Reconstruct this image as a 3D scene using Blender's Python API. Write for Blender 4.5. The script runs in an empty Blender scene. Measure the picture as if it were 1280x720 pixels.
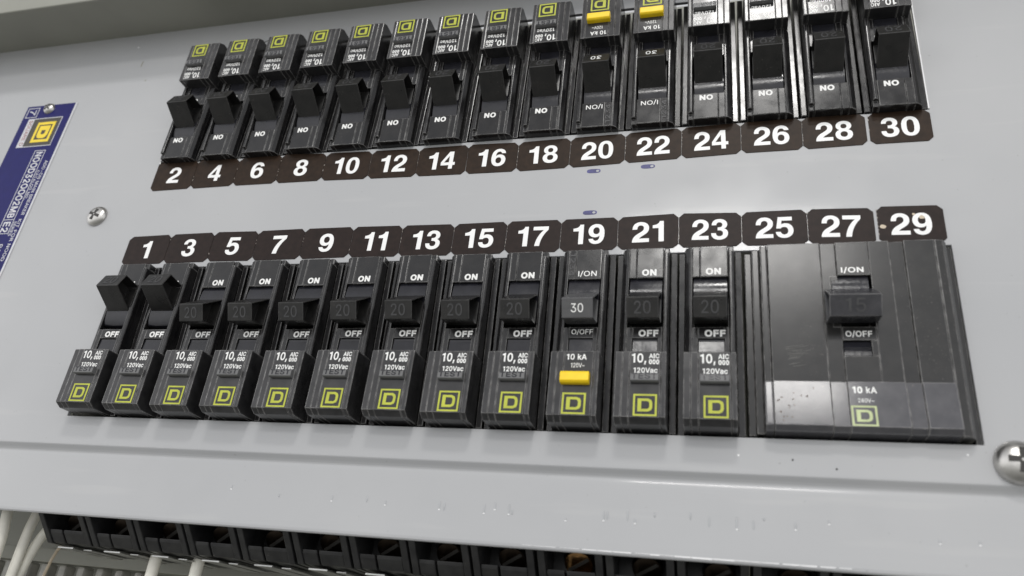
import bpy, bmesh, math, random
from mathutils import Vector, Matrix
random.seed(7)
S = 0.001                                   # everything below is written in millimetres
C = bpy.context.scene.collection
sc = bpy.context.scene
R = math.radians

# ------------------------------------------------------------------ camera
cam_d = bpy.data.cameras.new('camera'); cam = bpy.data.objects.new('camera', cam_d); C.objects.link(cam)
right = Vector((0.96353578, 0.24592244, 0.10545595))
down = Vector((-0.01762468, 0.45158343, -0.89205481))
fwd = Vector((-0.26699845, 0.8576681, 0.4394511))
mw = Matrix.Identity(4)
for i in range(3):
    mw[i][0] = right[i]; mw[i][1] = -down[i]; mw[i][2] = -fwd[i]
mw.translation = Vector((223.913, -215.258, -134.63)) * S
cam.matrix_world = mw
cam_d.sensor_width = 36; cam_d.lens = 971.18 / 1280 * 36
cam_d.clip_start = 0.01; cam_d.clip_end = 50
cam_d.dof.use_dof = True; cam_d.dof.focus_distance = 0.268; cam_d.dof.aperture_fstop = 13
sc.camera = cam

# ------------------------------------------------------------------ room light
w = bpy.data.worlds.new('World'); sc.world = w; w.use_nodes = True
nt = w.node_tree; bg = nt.nodes['Background']
tc = nt.nodes.new('ShaderNodeTexCoord'); sx = nt.nodes.new('ShaderNodeSeparateXYZ'); rp = nt.nodes.new('ShaderNodeValToRGB')
mr = nt.nodes.new('ShaderNodeMapRange'); mr.inputs[1].default_value = -1; mr.inputs[2].default_value = 1
nt.links.new(tc.outputs['Generated'], sx.inputs[0]); nt.links.new(sx.outputs[2], mr.inputs[0])
nt.links.new(mr.outputs[0], rp.inputs[0]); gx = nt.nodes.new('ShaderNodeMapRange'); gx.inputs[1].default_value = -1; gx.inputs[2].default_value = 1; gx.inputs[3].default_value = 1.10; gx.inputs[4].default_value = 0.90
nt.links.new(sx.outputs[0], gx.inputs[0])
gm = nt.nodes.new('ShaderNodeVectorMath'); gm.operation = 'SCALE'; nt.links.new(rp.outputs[0], gm.inputs[0]); nt.links.new(gx.outputs[0], gm.inputs['Scale'])
nt.links.new(gm.outputs[0], bg.inputs[0])
cr = rp.color_ramp
cr.elements[0].position = 0.0; cr.elements[0].color = (0.18, 0.18, 0.17, 1)
cr.elements[1].position = 1.0; cr.elements[1].color = (0.25, 0.25, 0.25, 1)
for p_, c_ in ((0.36, (0.42, 0.42, 0.41, 1)), (0.46, (0.95, 0.96, 0.96, 1)), (0.60, (1.15, 1.15, 1.17, 1)), (0.76, (0.74, 0.75, 0.77, 1)), (0.90, (0.36, 0.36, 0.37, 1))):
    e_ = cr.elements.new(p_); e_.color = c_
bg.inputs[1].default_value = 1.28

def lamp(name, elev, azim, dist, sx_, sy_, power, target=(235, 0, 40), color=(1, 0.98, 0.95)):
    l = bpy.data.lights.new(name, 'AREA'); l.shape = 'RECTANGLE'; l.size = sx_; l.size_y = sy_; l.energy = power; l.color = color
    o = bpy.data.objects.new(name, l); C.objects.link(o)
    d = Vector((math.sin(R(azim)) * math.cos(R(elev)), -math.cos(R(azim)) * math.cos(R(elev)), math.sin(R(elev))))
    o.location = Vector(target) * S + d * dist
    o.rotation_euler = (-d).to_track_quat('-Z', 'Y').to_euler()
    return o
lamp('ceiling_light', 45.6, 3, 2.0, 0.28, 0.16, 9.0)
lamp('ceiling_light_far', 29, 0, 2.6, 0.72, 0.20, 11.0)
sc.view_settings.view_transform = 'Standard'; sc.view_settings.look = 'None'
sc.view_settings.exposure = 0.0; sc.view_settings.gamma = 1.0

# ------------------------------------------------------------------ materials
def new_mat(name):
    m = bpy.data.materials.new(name); m.use_nodes = True
    return m, m.node_tree, m.node_tree.nodes['Principled BSDF']
def nz(t, scale, detail=3, coord='Object', stretch=None):
    tx = t.nodes.new('ShaderNodeTexCoord'); n = t.nodes.new('ShaderNodeTexNoise')
    oi = t.nodes.new('ShaderNodeObjectInfo'); ad = t.nodes.new('ShaderNodeVectorMath'); ad.operation = 'ADD'
    t.links.new(tx.outputs[coord], ad.inputs[0]); t.links.new(oi.outputs['Random'], ad.inputs[1])
    n.inputs['Scale'].default_value = scale; n.inputs['Detail'].default_value = detail
    if stretch:
        mp = t.nodes.new('ShaderNodeMapping'); mp.inputs['Scale'].default_value = stretch
        t.links.new(ad.outputs[0], mp.inputs[0]); t.links.new(mp.outputs[0], n.inputs['Vector'])
    else:
        t.links.new(ad.outputs[0], n.inputs['Vector'])
    return n.outputs['Fac']
def rng(t, src, a, b, c, d):
    r_ = t.nodes.new('ShaderNodeMapRange')
    for i_, v_ in zip((1, 2, 3, 4), (a, b, c, d)): r_.inputs[i_].default_value = v_
    t.links.new(src, r_.inputs[0]); return r_.outputs[0]
def ramp(t, src, stops):
    r_ = t.nodes.new('ShaderNodeValToRGB'); e = r_.color_ramp.elements
    e[0].position, e[0].color = stops[0][0], (*stops[0][1], 1); e[1].position, e[1].color = stops[-1][0], (*stops[-1][1], 1)
    for p_, c_ in stops[1:-1]:
        q = e.new(p_); q.color = (*c_, 1)
    t.links.new(src, r_.inputs[0]); return r_.outputs[0]
def bump(t, b, src, strength, dist):
    n = t.nodes.new('ShaderNodeBump'); n.inputs['Strength'].default_value = strength; n.inputs['Distance'].default_value = dist
    t.links.new(src, n.inputs['Height']); t.links.new(n.outputs[0], b.inputs['Normal'])
def plastic(name, lo, hi, rough, coat=0.0, dust=0.06, bumpy=0.25, wear_highlight=0.0, dr=(0.07, 0.10)):
    m, t, b = new_mat(name)
    a = nz(t, 260, 4, 'Object')
    base = ramp(t, a, [(0.3, lo), (0.75, hi)])
    sp = ramp(t, nz(t, 1900, 2, 'Object'), [(0.66, (0, 0, 0)), (0.74, (1, 1, 1))])
    sm = ramp(t, nz(t, 120, 3, 'Object', (1, 1, .25)), [(0.52, (0, 0, 0)), (0.75, (1, 1, 1))])
    mx = t.nodes.new('ShaderNodeMath'); mx.operation = 'MULTIPLY'; t.links.new(sp, mx.inputs[0]); t.links.new(sm, mx.inputs[1])
    mu = t.nodes.new('ShaderNodeMath'); mu.operation = 'MULTIPLY'; mu.inputs[1].default_value = dust * 6; t.links.new(mx.outputs[0], mu.inputs[0])
    mix = t.nodes.new('ShaderNodeMix'); mix.data_type = 'RGBA'; t.links.new(mu.outputs[0], mix.inputs[0]); t.links.new(base, mix.inputs[6])
    mix.inputs[7].default_value = (0.22, 0.20, 0.18, 1)
    out = mix.outputs[2]
    if wear_highlight:  # pale edge lines: rubbed wear plus edge highlights put into the colour
        bv = t.nodes.new('ShaderNodeBevel'); bv.samples = 4; bv.inputs['Radius'].default_value = 0.00034
        ge = t.nodes.new('ShaderNodeNewGeometry'); dt = t.nodes.new('ShaderNodeVectorMath'); dt.operation = 'DOT_PRODUCT'
        t.links.new(bv.outputs[0], dt.inputs[0]); t.links.new(ge.outputs['Normal'], dt.inputs[1])
        ed = rng(t, dt.outputs['Value'], 0.995, 0.93, 0.0, 1.0)
        pm = rng(t, nz(t, 420, 5), 0.38, 0.62, 0.35, 1.0)
        m3 = t.nodes.new('ShaderNodeMath'); m3.operation = 'MULTIPLY'; t.links.new(ed, m3.inputs[0]); t.links.new(pm, m3.inputs[1])
        m4 = t.nodes.new('ShaderNodeMath'); m4.operation = 'MULTIPLY'; m4.inputs[1].default_value = wear_highlight; t.links.new(m3.outputs[0], m4.inputs[0])
        mx2 = t.nodes.new('ShaderNodeMix'); mx2.data_type = 'RGBA'; t.links.new(m4.outputs[0], mx2.inputs[0]); t.links.new(out, mx2.inputs[6])
        mx2.inputs[7].default_value = (0.42, 0.41, 0.40, 1); out = mx2.outputs[2]
    t.links.new(out, b.inputs['Base Color'])
    t.links.new(rng(t, nz(t, 180, 5, 'Object'), 0.3, 0.7, rough - dr[0], rough + dr[1]), b.inputs['Roughness'])
    b.inputs['Specular IOR Level'].default_value = 0.42
    b.inputs['Coat Weight'].default_value = coat; b.inputs['Coat Roughness'].default_value = 0.12
    bump(t, b, nz(t, 900, 4, 'Object'), bumpy, 0.00006)
    return m
M = {}
M['black'] = plastic('black_plastic', (0.008, 0.008, 0.009), (0.018, 0.017, 0.017), 0.18, bumpy=0.08, wear_highlight=0.75, dr=(0.04, 0.07))
M['block'] = plastic('black_block_plastic', (0.019, 0.019, 0.020), (0.040, 0.039, 0.040), 0.18, bumpy=0.08, wear_highlight=0.9, dr=(0.04, 0.07))
M['wideface'] = plastic('wide_breaker_plastic', (0.020, 0.020, 0.020), (0.030, 0.029, 0.028), 0.19, dust=0.12, bumpy=0.06, wear_highlight=1.0, dr=(0.01, 0.02))
M['wideblock'] = plastic('wide_breaker_window', (0.075, 0.075, 0.082), (0.105, 0.103, 0.110), 0.12, dust=0.16, bumpy=0.06, wear_highlight=1.0, dr=(0.01, 0.02))
M['midhandle'] = plastic('grey_sheen_handle_plastic', (0.030, 0.030, 0.034), (0.055, 0.055, 0.060), 0.26, dust=0.1, bumpy=0.15, wear_highlight=0.5)  # wide handle's reflective look put into a greyer base colour
M['greyhandle'] = plastic('grey_handle_plastic', (0.085, 0.085, 0.088), (0.11, 0.11, 0.112), 0.3, dust=0.03, bumpy=0.1)
M['handle'] = plastic('handle_plastic', (0.012, 0.012, 0.012), (0.023, 0.022, 0.021), 0.30, dust=0.12, bumpy=0.35, wear_highlight=0.12)
M['emboss'] = plastic('raised_digit_plastic', (0.046, 0.046, 0.048), (0.062, 0.062, 0.064), 0.4)
M['gloss'] = plastic('polished_black_plastic', (0.012, 0.012, 0.015), (0.02, 0.02, 0.026), 0.17, dust=0.03, bumpy=0.5)
M['button'] = plastic('grey_button_plastic', (0.12, 0.12, 0.122), (0.16, 0.16, 0.16), 0.45)
M['deepblack'] = plastic('terminal_plastic', (0.012, 0.012, 0.013), (0.03, 0.03, 0.03), 0.38, dust=0.1)

def plain(name, col, rough, metal=0.0, var=0.15, scale=300, bumpy=0.1, spec=0.5):
    m, t, b = new_mat(name)
    lo = tuple(c * (1 - var) for c in col); hi = tuple(min(1, c * (1 + var)) for c in col)
    t.links.new(ramp(t, nz(t, scale, 4), [(0.3, lo), (0.7, hi)]), b.inputs['Base Color'])
    b.inputs['Roughness'].default_value = rough; b.inputs['Metallic'].default_value = metal
    b.inputs['Specular IOR Level'].default_value = spec
    if bumpy: bump(t, b, nz(t, scale * 3, 3), bumpy, 0.00005)
    return m
M['white'] = plain('white_print', (0.82, 0.82, 0.80), 0.5, var=0.05)
M['lime'] = plain('lime_print', (0.46, 0.49, 0.045), 0.5, var=0.10)
M['limefade'] = plain('faded_lime_print', (0.50, 0.56, 0.30), 0.5, var=0.12)
M['yellowbtn'] = plain('yellow_plastic', (0.93, 0.64, 0.008), 0.35, var=0.06, bumpy=0.2)
M['numeral'] = plain('white_numeral', (0.86, 0.86, 0.85), 0.45, var=0.03)
M['label_even'] = plain('brown_label_film', (0.025, 0.0145, 0.0085), 0.45, spec=0.16, var=0.25, scale=500, bumpy=0.25)
M['label_odd'] = plain('dark_brown_label_film', (0.018, 0.0105, 0.0085), 0.45, spec=0.18, var=0.25, scale=500, bumpy=0.25)
M['steel'] = plain('screw_steel', (0.50, 0.49, 0.47), 0.30, metal=1.0, var=0.12, scale=500, bumpy=0.5)
M['dullsteel'] = plain('dull_steel', (0.55, 0.54, 0.52), 0.32, metal=1.0, var=0.2, scale=200, bumpy=0.6)
M['brass'] = plain('tarnished_brass', (0.045, 0.034, 0.026), 0.36, metal=1.0, var=0.3, scale=300, bumpy=0.8)
M['brassglint'] = plain('glint_brass', (0.42, 0.24, 0.10), 0.22, metal=1.0, var=0.4, scale=500, bumpy=1.0)  # glint on one terminal screw, put into a brighter brass colour
M['slot'] = plain('screw_recess', (0.03, 0.028, 0.025), 0.5)
M['blue'] = plain('blue_plate', (0.010, 0.010, 0.105), 0.4, var=0.08, bumpy=0.05, spec=0.16)
M['silver'] = plain('silver_lettering', (0.58, 0.58, 0.60), 0.35, metal=0.3, var=0.1)
M['blackplate'] = plain('black_plate_print', (0.035, 0.03, 0.02), 0.35)
M['gold'] = plain('yellow_plate_print', (0.83, 0.62, 0.02), 0.35, var=0.05)
M['redprint'] = plain('red_print', (0.24, 0.06, 0.05), 0.4)
M['ink'] = plain('blue_ink', (0.045, 0.045, 0.16), 0.45, var=0.4, scale=900)
M['wire'] = plain('white_insulation', (0.78, 0.76, 0.68), 0.35, var=0.05)
M['tanwire'] = plain('tan_insulation', (0.55, 0.46, 0.34), 0.4, var=0.1)
M['zinc'] = plain('galvanised', (0.42, 0.42, 0.41), 0.35, metal=0.9, var=0.2, scale=150)
M['lug'] = plain('lug_metal', (0.36, 0.35, 0.32), 0.45, var=0.2)
M['box'] = plain('enclosure_paint', (0.262, 0.262, 0.225), 0.5, var=0.06, scale=40)
M['chip'] = plain('paint_drip_grey', (0.40, 0.41, 0.42), 0.2, var=0.05)
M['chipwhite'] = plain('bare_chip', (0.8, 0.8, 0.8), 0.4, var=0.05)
M['tornpaper'] = plain('torn_paper', (0.42, 0.38, 0.34), 0.7, var=0.2)
M['scuff'] = plain('rubbed_plastic', (0.09, 0.088, 0.08), 0.4, var=0.3)
M['residue'] = plain('brown_residue', (0.10, 0.065, 0.045), 0.6, var=0.4)
M['speck'] = plain('dark_speck', (0.06, 0.06, 0.06), 0.6)

def paint():
    m, t, b = new_mat('grey_enamel')
    big = nz(t, 9, 3); fine = nz(t, 420, 3)
    base = ramp(t, big, [(0.28, (0.370, 0.376, 0.386)), (0.72, (0.424, 0.427, 0.432))])
    # hazy finger smudges and thin rubbed streaks
    sm = ramp(t, nz(t, 38, 6), [(0.56, (0, 0, 0)), (0.72, (1, 1, 1))])
    st = ramp(t, nz(t, 60, 4, 'Object', (0.25, 1, 3.0)), [(0.63, (0, 0, 0)), (0.70, (1, 1, 1))])
    sp = ramp(t, nz(t, 750, 1), [(0.765, (0, 0, 0)), (0.79, (1, 1, 1))])
    def over(cur, mask, k, col):
        q = t.nodes.new('ShaderNodeMath'); q.operation = 'MULTIPLY'; q.inputs[1].default_value = k; t.links.new(mask, q.inputs[0])
        x = t.nodes.new('ShaderNodeMix'); x.data_type = 'RGBA'; t.links.new(q.outputs[0], x.inputs[0]); t.links.new(cur, x.inputs[6]); x.inputs[7].default_value = (*col, 1)
        return x.outputs[2]
    c = over(base, sm, 0.20, (0.34, 0.345, 0.355)); c = over(c, st, 0.16, (0.50, 0.50, 0.49)); c = over(c, sp, 0.35, (0.22, 0.22, 0.21))
    t.links.new(c, b.inputs['Base Color'])
    t.links.new(rng(t, nz(t, 60, 4), 0.3, 0.7, 0.44, 0.58), b.inputs['Roughness'])
    b.inputs['Coat Weight'].default_value = 0.5
    t.links.new(rng(t, nz(t, 38, 6), 0.45, 0.7, 0.08, 0.16), b.inputs['Coat Roughness'])
    bump(t, b, fine, 0.12, 0.00005)
    return m
M['paint'] = paint()

# ------------------------------------------------------------------ mesh helpers (x, v, h) = across, along, out of the panel
def W(x, v, h): return Vector((x, -h, -v)) * S          # v runs downwards from the origin
class MB:
    def __init__(s): s.bm = bmesh.new()
    def merge(s, b2):
        me = bpy.data.meshes.new('t'); b2.to_mesh(me); s.bm.from_mesh(me); bpy.data.meshes.remove(me); b2.free()
    def prism(s, pts3a, pts3b, bev=0.0, seg=2):
        b = bmesh.new()
        va = [b.verts.new(p) for p in pts3a]; vb = [b.verts.new(p) for p in pts3b]
        n = len(va)
        b.faces.new(va); b.faces.new(list(reversed(vb)))
        for i in range(n): b.faces.new((va[(i + 1) % n], va[i], vb[i], vb[(i + 1) % n]))
        bmesh.ops.recalc_face_normals(b, faces=b.faces)
        if bev:
            ed = [e for e in b.edges if len(e.link_faces) == 2 and e.calc_face_angle() > 0.45]
            bmesh.ops.bevel(b, geom=ed, offset=bev * S, segments=seg, profile=0.6, affect='EDGES', clamp_overlap=True)
        return b
    def along_x(s, poly, x0, x1, bev=0.0, seg=2):
        s.merge(s.prism([W(x0, v, h) for v, h in poly], [W(x1, v, h) for v, h in poly], bev, seg)); return s
    def along_v(s, poly, v0, v1, bev=0.0, seg=2):
        s.merge(s.prism([W(x, v0, h) for x, h in poly], [W(x, v1, h) for x, h in poly], bev, seg)); return s
    def along_h(s, poly, h0, h1, bev=0.0, seg=2):
        s.merge(s.prism([W(x, v, h0) for x, v in poly], [W(x, v, h1) for x, v in poly], bev, seg)); return s
    def box(s, x0, x1, v0, v1, h0, h1, bev=0.15, seg=2):
        return s.along_h([(x0, v0), (x1, v0), (x1, v1), (x0, v1)], h0, h1, bev, seg)
    def text(s, me): s.bm.from_mesh(me); return s
    def build(s, name, mat, parent=None, loc=None, smooth=False):
        me = bpy.data.meshes.new(name); s.bm.to_mesh(me); s.bm.free()
        return link(name, me, mat, parent, loc, smooth)
def link(name, me, mat, parent=None, loc=None, smooth=False):
    if not me.materials: me.materials.append(mat)
    me.polygons.foreach_set('use_smooth', [smooth] * len(me.polygons))
    if smooth: me.set_sharp_from_angle(angle=R(34))
    o = bpy.data.objects.new(name, me); C.objects.link(o)
    if parent: o.parent = parent
    if loc is not None: o.location = loc
    return o
def empty(name, loc, label, cat, group=None, rot=(0, 0, 0)):
    o = bpy.data.objects.new(name, None); C.objects.link(o); o.empty_display_size = 0.005
    o.location = loc; o.rotation_euler = rot; o['label'] = label; o['category'] = cat
    if group: o['group'] = group
    return o
def tag(o, label, cat, group=None):
    o['label'] = label; o['category'] = cat
    if group: o['group'] = group
    return o

# text as meshes, scaled into a box; text lies in x / v with face towards the viewer
GLYPH = {
    (3, '0'): (556, ["278,709 352,698 414,667 462,616 496,545 517,455 524,348 517,240 496,151 462,80 414,28 352,-3 278,-14 204,-3 142,28 94,80 60,151 39,240 32,348 39,455 60,545 94,616 142,667 204,698", "278,594 245,588 220,568 200,536 186,488 179,426 176,348 179,270 186,207 200,160 220,127 245,107 278,101 311,107 336,127 356,160 370,207 377,270 380,348 377,426 370,488 356,536 336,568 311,588"]),
    (3, '1'): (500, ["386,0 386,709 272,709 259,668 236,635 206,609 167,590 121,578 69,572 69,470 237,470 237,0"]),
    (3, '2'): (556, ["28,0 517,0 517,128 232,128 248,150 268,170 290,190 315,208 342,227 372,248 417,282 454,316 483,353 503,394 516,440 520,492 512,553 489,605 452,648 404,681 346,702 280,709 210,701 151,677 103,640 68,588 47,525 40,450 178,450 181,490 189,524 203,552 222,573 247,586 277,590 304,587 327,577 346,562 360,543 369,518 372,490 368,458 358,429 340,404 314,379 281,353 240,325 179,283 127,239 85,191 54,136 35,74"]),
    (3, '3'): (556, ["34,216 172,216 176,183 186,156 200,134 220,119 245,109 274,106 304,109 329,119 349,135 364,155 373,181 376,210 373,242 362,268 346,288 322,302 292,310 255,313 222,313 222,416 252,416 284,418 310,426 331,438 345,455 354,477 357,503 354,530 346,552 333,570 316,583 294,591 270,594 243,591 222,582 205,568 193,548 185,524 182,494 48,494 55,555 75,608 108,651 151,682 206,702 272,709 335,703 389,684 434,655 467,617 489,570 496,517 493,484 486,455 473,429 456,407 434,388 408,373 441,357 469,336 492,309 508,279 518,244 521,206 513,144 489,90 452,46 402,14 342,-7 274,-14 205,-7 146,14 99,47 64,92 42,149"]),
    (3, '4'): (556, ["310,0 449,0 449,151 526,151 526,267 449,267 449,709 297,709 27,278 27,151 310,151", "310,267 310,538 134,267"]),
    (3, '5'): (556, ["35,195 175,195 181,167 191,145 206,127 224,114 245,107 270,104 302,108 328,120 350,139 365,165 375,196 378,233 375,270 365,301 350,326 329,345 303,356 272,360 250,359 231,355 214,348 199,339 185,326 172,310 50,316 104,702 492,702 492,578 205,578 188,448 205,459 223,468 241,475 260,480 281,483 302,484 363,476 417,453 461,416 494,368 515,308 522,240 514,169 489,107 451,57 401,19 339,-6 268,-14 203,-7 147,12 101,42 66,83 44,135"]),
    (3, '6'): (556, ["510,520 372,520 366,541 357,560 345,574 329,585 311,592 290,594 258,589 231,574 209,549 193,513 183,466 178,408 196,427 215,443 236,455 259,463 285,468 312,470 370,462 421,440 463,405 494,358 514,302 521,236 513,166 490,105 453,56 404,18 345,-6 278,-14 204,-4 143,26 95,75 60,144 39,232 32,340 40,451 62,542 99,614 149,667 212,698 288,709 346,703 396,686 439,659 473,621 497,575", "281,356 252,352 228,341 209,322 194,298 185,268 182,232 185,196 195,165 210,140 229,122 254,110 282,106 309,110 333,122 352,140 366,165 375,196 378,232 375,268 366,298 352,322 332,341 309,352"]),
    (3, '7'): (556, ["42,698 520,698 520,580 454,502 397,416 350,324 312,224 285,116 268,0 118,0 133,108 159,212 196,311 245,404 303,491 372,570 42,570"]),
    (3, '8'): (556, ["278,709 340,703 394,684 438,656 472,618 493,572 500,520 497,489 489,460 475,434 456,411 433,391 405,375 440,358 469,335 493,309 510,278 520,243 524,205 516,143 493,89 456,46 407,13 347,-7 278,-14 209,-7 149,13 100,46 63,89 40,143 32,205 36,243 46,278 63,309 87,335 116,358 151,375 123,391 100,411 81,434 67,460 59,489 56,520 63,572 84,618 118,656 162,684 216,703", "278,600 253,597 232,589 215,576 203,558 195,537 192,512 195,487 203,465 215,448 232,435 253,427 278,424 303,427 324,435 341,448 353,465 361,487 364,512 361,537 353,558 341,576 324,589 303,597", "278,315 249,312 224,302 203,287 188,267 179,242 176,212 179,181 188,155 203,133 224,117 249,107 278,104 307,107 332,117 353,133 368,155 377,181 380,212 377,242 368,267 353,287 332,302 307,312"]),
    (3, '9'): (556, ["46,175 184,175 190,154 199,135 211,121 227,110 245,103 266,101 298,106 325,121 347,146 363,182 373,229 378,287 360,268 341,252 320,240 297,232 271,227 244,225 186,233 135,255 93,290 62,337 42,393 35,459 43,529 66,590 103,640 152,677 211,701 278,709 352,699 413,669 461,620 496,551 517,463 524,355 516,244 494,153 457,80 407,28 344,-3 268,-14 210,-8 160,9 117,36 83,74 59,120", "275,339 304,343 328,354 347,372 362,397 371,427 374,463 371,499 361,530 346,555 327,573 302,585 274,589 247,585 223,573 204,555 190,530 181,499 178,463 181,427 190,397 204,372 224,354 247,343"]),
    (0, 'K'): (460, ["58,-5 124,-5 130,-2 130,184 172,227 355,-4 439,-5 445,-2 443,4 225,283 428,505 430,508 427,513 346,514 340,511 133,281 130,280 129,511 124,514 61,514 56,511 55,1"]),
    (1, 'K'): (460, ["56,-20 127,-20 136,-16 142,-10 145,1 145,178 169,204 172,203 346,-16 358,-20 442,-20 451,-17 457,-11 460,1 455,13 245,280 245,283 441,496 445,511 442,519 436,525 424,529 343,529 334,526 145,317 145,508 143,517 136,525 124,529 58,529 49,526 44,520 40,508 40,-2 45,-14"]),
    (0, 'W'): (640, ["143,-5 215,-5 220,-2 317,368 415,-2 422,-5 488,-5 494,-2 629,511 623,514 557,514 553,511 455,132 353,513 284,514 281,511 179,133 82,511 77,514 11,514 6,511 139,1"]),
    (1, 'W'): (640, ["141,-20 218,-20 226,-17 232,-11 317,309 403,-11 410,-18 419,-20 491,-20 505,-14 509,-5 644,502 644,514 638,524 626,529 557,529 547,526 539,518 455,192 369,514 362,525 350,529 284,529 275,526 267,517 182,198 179,193 95,519 88,526 77,529 8,529 -4,523 -9,514 -9,502 126,-5 131,-15"]),
    (0, '0'): (453, ["223,-12 262,-8 298,3 325,20 352,46 373,77 389,111 401,153 408,201 410,252 408,306 401,354 388,399 373,432 353,462 325,488 298,506 262,517 226,521 190,517 154,505 127,488 103,465 82,435 64,396 52,354 45,306 43,255 45,201 52,153 64,111 82,72 101,45 125,21 154,3 190,-8", "205,57 184,65 166,78 152,93 139,117 128,144 120,177 116,213 114,255 116,294 120,330 128,363 138,390 151,413 166,431 184,445 205,452 226,455 247,452 269,444 288,429 301,414 316,390 325,363 333,330 339,255 337,213 333,177 325,144 315,117 301,93 286,78 266,63 247,57 226,55"]),
    (0, '1'): (380, ["198,-5 276,-5 281,-2 281,508 276,514 213,514 189,483 147,465 78,457 75,451 75,400 78,395 194,394 195,1"]),
    (0, '2'): (453, ["62,-5 389,-5 394,-2 394,55 392,61 389,62 166,64 321,232 367,295 382,334 386,373 384,397 377,424 365,448 350,467 332,485 308,501 281,512 227,521 194,518 167,512 140,500 116,485 98,466 81,442 70,418 63,391 61,361 65,357 128,357 132,361 133,379 137,397 152,424 173,442 188,449 224,455 257,450 281,438 293,428 304,415 310,403 314,388 315,370 311,343 306,328 279,286 60,49 59,1"]),
    (0, '3'): (453, ["212,-12 252,-10 282,-3 312,8 336,23 357,41 374,63 388,90 395,114 398,144 396,171 388,198 375,225 355,249 336,266 312,279 279,291 237,295 235,297 377,459 377,510 372,514 72,514 65,510 65,453 69,447 277,444 153,302 152,246 156,243 201,243 228,241 252,236 273,229 300,209 312,192 323,162 323,126 318,110 309,94 288,73 258,60 237,56 198,56 165,64 153,70 139,81 122,102 111,136 45,137 39,132 43,102 53,75 66,54 86,33 105,18 132,5 159,-4 186,-10"]),
    (0, '4'): (453, ["261,-5 332,-5 335,1 335,100 337,103 400,103 405,106 403,169 337,170 335,172 335,508 331,514 229,514 224,511 25,172 25,109 28,103 256,102 257,1", "109,171 256,402 256,171"]),
    (0, '5'): (453, ["215,-12 253,-9 286,-1 313,12 334,28 355,48 373,74 386,102 393,132 396,162 395,189 384,231 375,252 363,270 334,302 298,324 274,333 253,337 211,338 175,329 142,313 155,444 160,447 367,447 371,453 371,507 367,514 97,514 91,510 62,255 64,249 127,241 154,258 184,268 217,272 238,270 271,258 287,246 309,219 321,183 323,162 321,141 317,123 309,105 289,81 275,69 241,56 220,55 190,59 163,72 141,93 134,105 124,134 61,135 56,132 58,105 66,81 79,57 97,36 115,21 139,6 166,-4 190,-10"]),
    (0, '6'): (453, ["222,-12 257,-9 284,-2 311,9 335,26 356,48 372,69 384,96 392,126 394,156 392,186 385,216 374,243 359,264 341,283 317,300 266,317 221,318 188,309 325,504 327,510 323,514 251,514 248,512 107,303 75,240 60,189 59,162 61,129 68,99 79,72 96,48 116,27 140,10 167,-2 194,-9", "215,54 191,60 176,67 164,76 151,90 142,105 131,138 131,177 144,213 152,226 175,246 206,259 242,259 260,255 278,245 290,236 308,212 317,195 321,177 321,138 317,120 309,102 288,75 260,59 242,55"]),
    (0, '7'): (440, ["90,-5 159,-5 165,-2 210,163 278,310 396,451 396,508 393,513 51,514 46,511 45,445 48,441 306,439 215,331 136,178 87,1"]),
    (0, '8'): (453, ["219,-12 260,-10 290,-4 319,6 345,21 366,39 383,60 395,81 403,108 406,135 400,177 380,216 369,231 353,245 316,267 347,286 364,306 376,327 384,354 387,381 384,405 377,432 365,453 350,471 329,490 308,502 284,512 254,519 227,521 197,519 170,513 142,501 122,489 101,471 86,453 75,432 68,405 65,378 68,352 76,327 89,305 106,285 137,267 98,245 83,231 71,215 61,198 53,177 48,156 47,135 49,108 58,81 69,60 89,37 108,21 134,6 164,-4 191,-10", "218,54 188,58 170,64 141,84 127,105 122,120 120,138 122,156 134,186 143,198 170,218 188,225 206,229 245,229 281,218 308,198 319,183 330,156 332,138 330,123 326,108 318,93 296,73 281,64 263,58 245,55", "203,297 182,304 170,311 158,321 149,333 139,360 139,390 143,405 155,427 164,436 194,450 209,454 242,454 272,445 294,429 309,405 314,375 309,345 294,321 269,303 242,296"]),
    (0, '9'): (453, ["128,-5 203,-4 344,205 364,238 386,293 394,346 392,379 383,412 372,436 356,460 338,480 311,499 287,510 257,518 227,521 194,518 164,510 140,498 115,481 98,463 81,439 68,412 61,382 59,352 61,319 67,292 78,268 95,243 113,225 134,210 161,198 188,192 230,190 264,199 127,4 125,-2", "206,250 176,262 152,283 143,296 132,331 130,352 132,373 142,403 151,418 176,441 206,454 245,454 260,450 278,440 299,421 309,406 317,388 321,370 321,328 317,313 301,283 278,262 260,254 245,250 227,248"]),
    (0, 'O'): (533, ["262,-12 308,-8 350,3 388,21 418,45 445,75 468,111 485,156 495,201 498,252 495,306 484,354 468,396 446,432 419,462 384,489 350,505 311,517 266,521 221,516 185,506 149,489 115,462 89,434 66,396 49,354 39,306 35,255 39,201 48,156 65,113 89,75 116,45 149,20 185,2 224,-8", "236,60 212,68 188,79 166,96 146,120 131,144 118,177 111,213 108,255 111,294 118,330 129,360 146,389 165,411 188,430 212,440 236,448 266,451 293,448 323,441 347,428 368,411 387,390 403,363 415,330 423,294 425,255 423,213 415,177 404,147 389,120 367,96 347,81 323,68 296,60 266,58"]),
    (0, 'N'): (523, ["58,-5 127,-5 133,-2 133,374 379,-2 385,-5 463,-4 465,1 465,508 463,513 391,514 387,508 387,142 385,137 140,511 133,514 61,514 56,511 55,1"]),
    (0, 'F'): (410, ["58,-5 124,-5 130,-2 130,215 346,216 351,220 351,277 346,283 130,283 130,446 370,447 374,454 374,508 370,514 61,514 56,511 55,1"]),
    (0, 'I'): (185, ["55,-5 130,-5 130,514 55,514"]),
    (0, 'T'): (449, ["191,-5 255,-5 262,-2 262,445 420,448 422,508 417,514 33,514 28,511 27,451 30,447 188,445 188,1"]),
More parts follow.
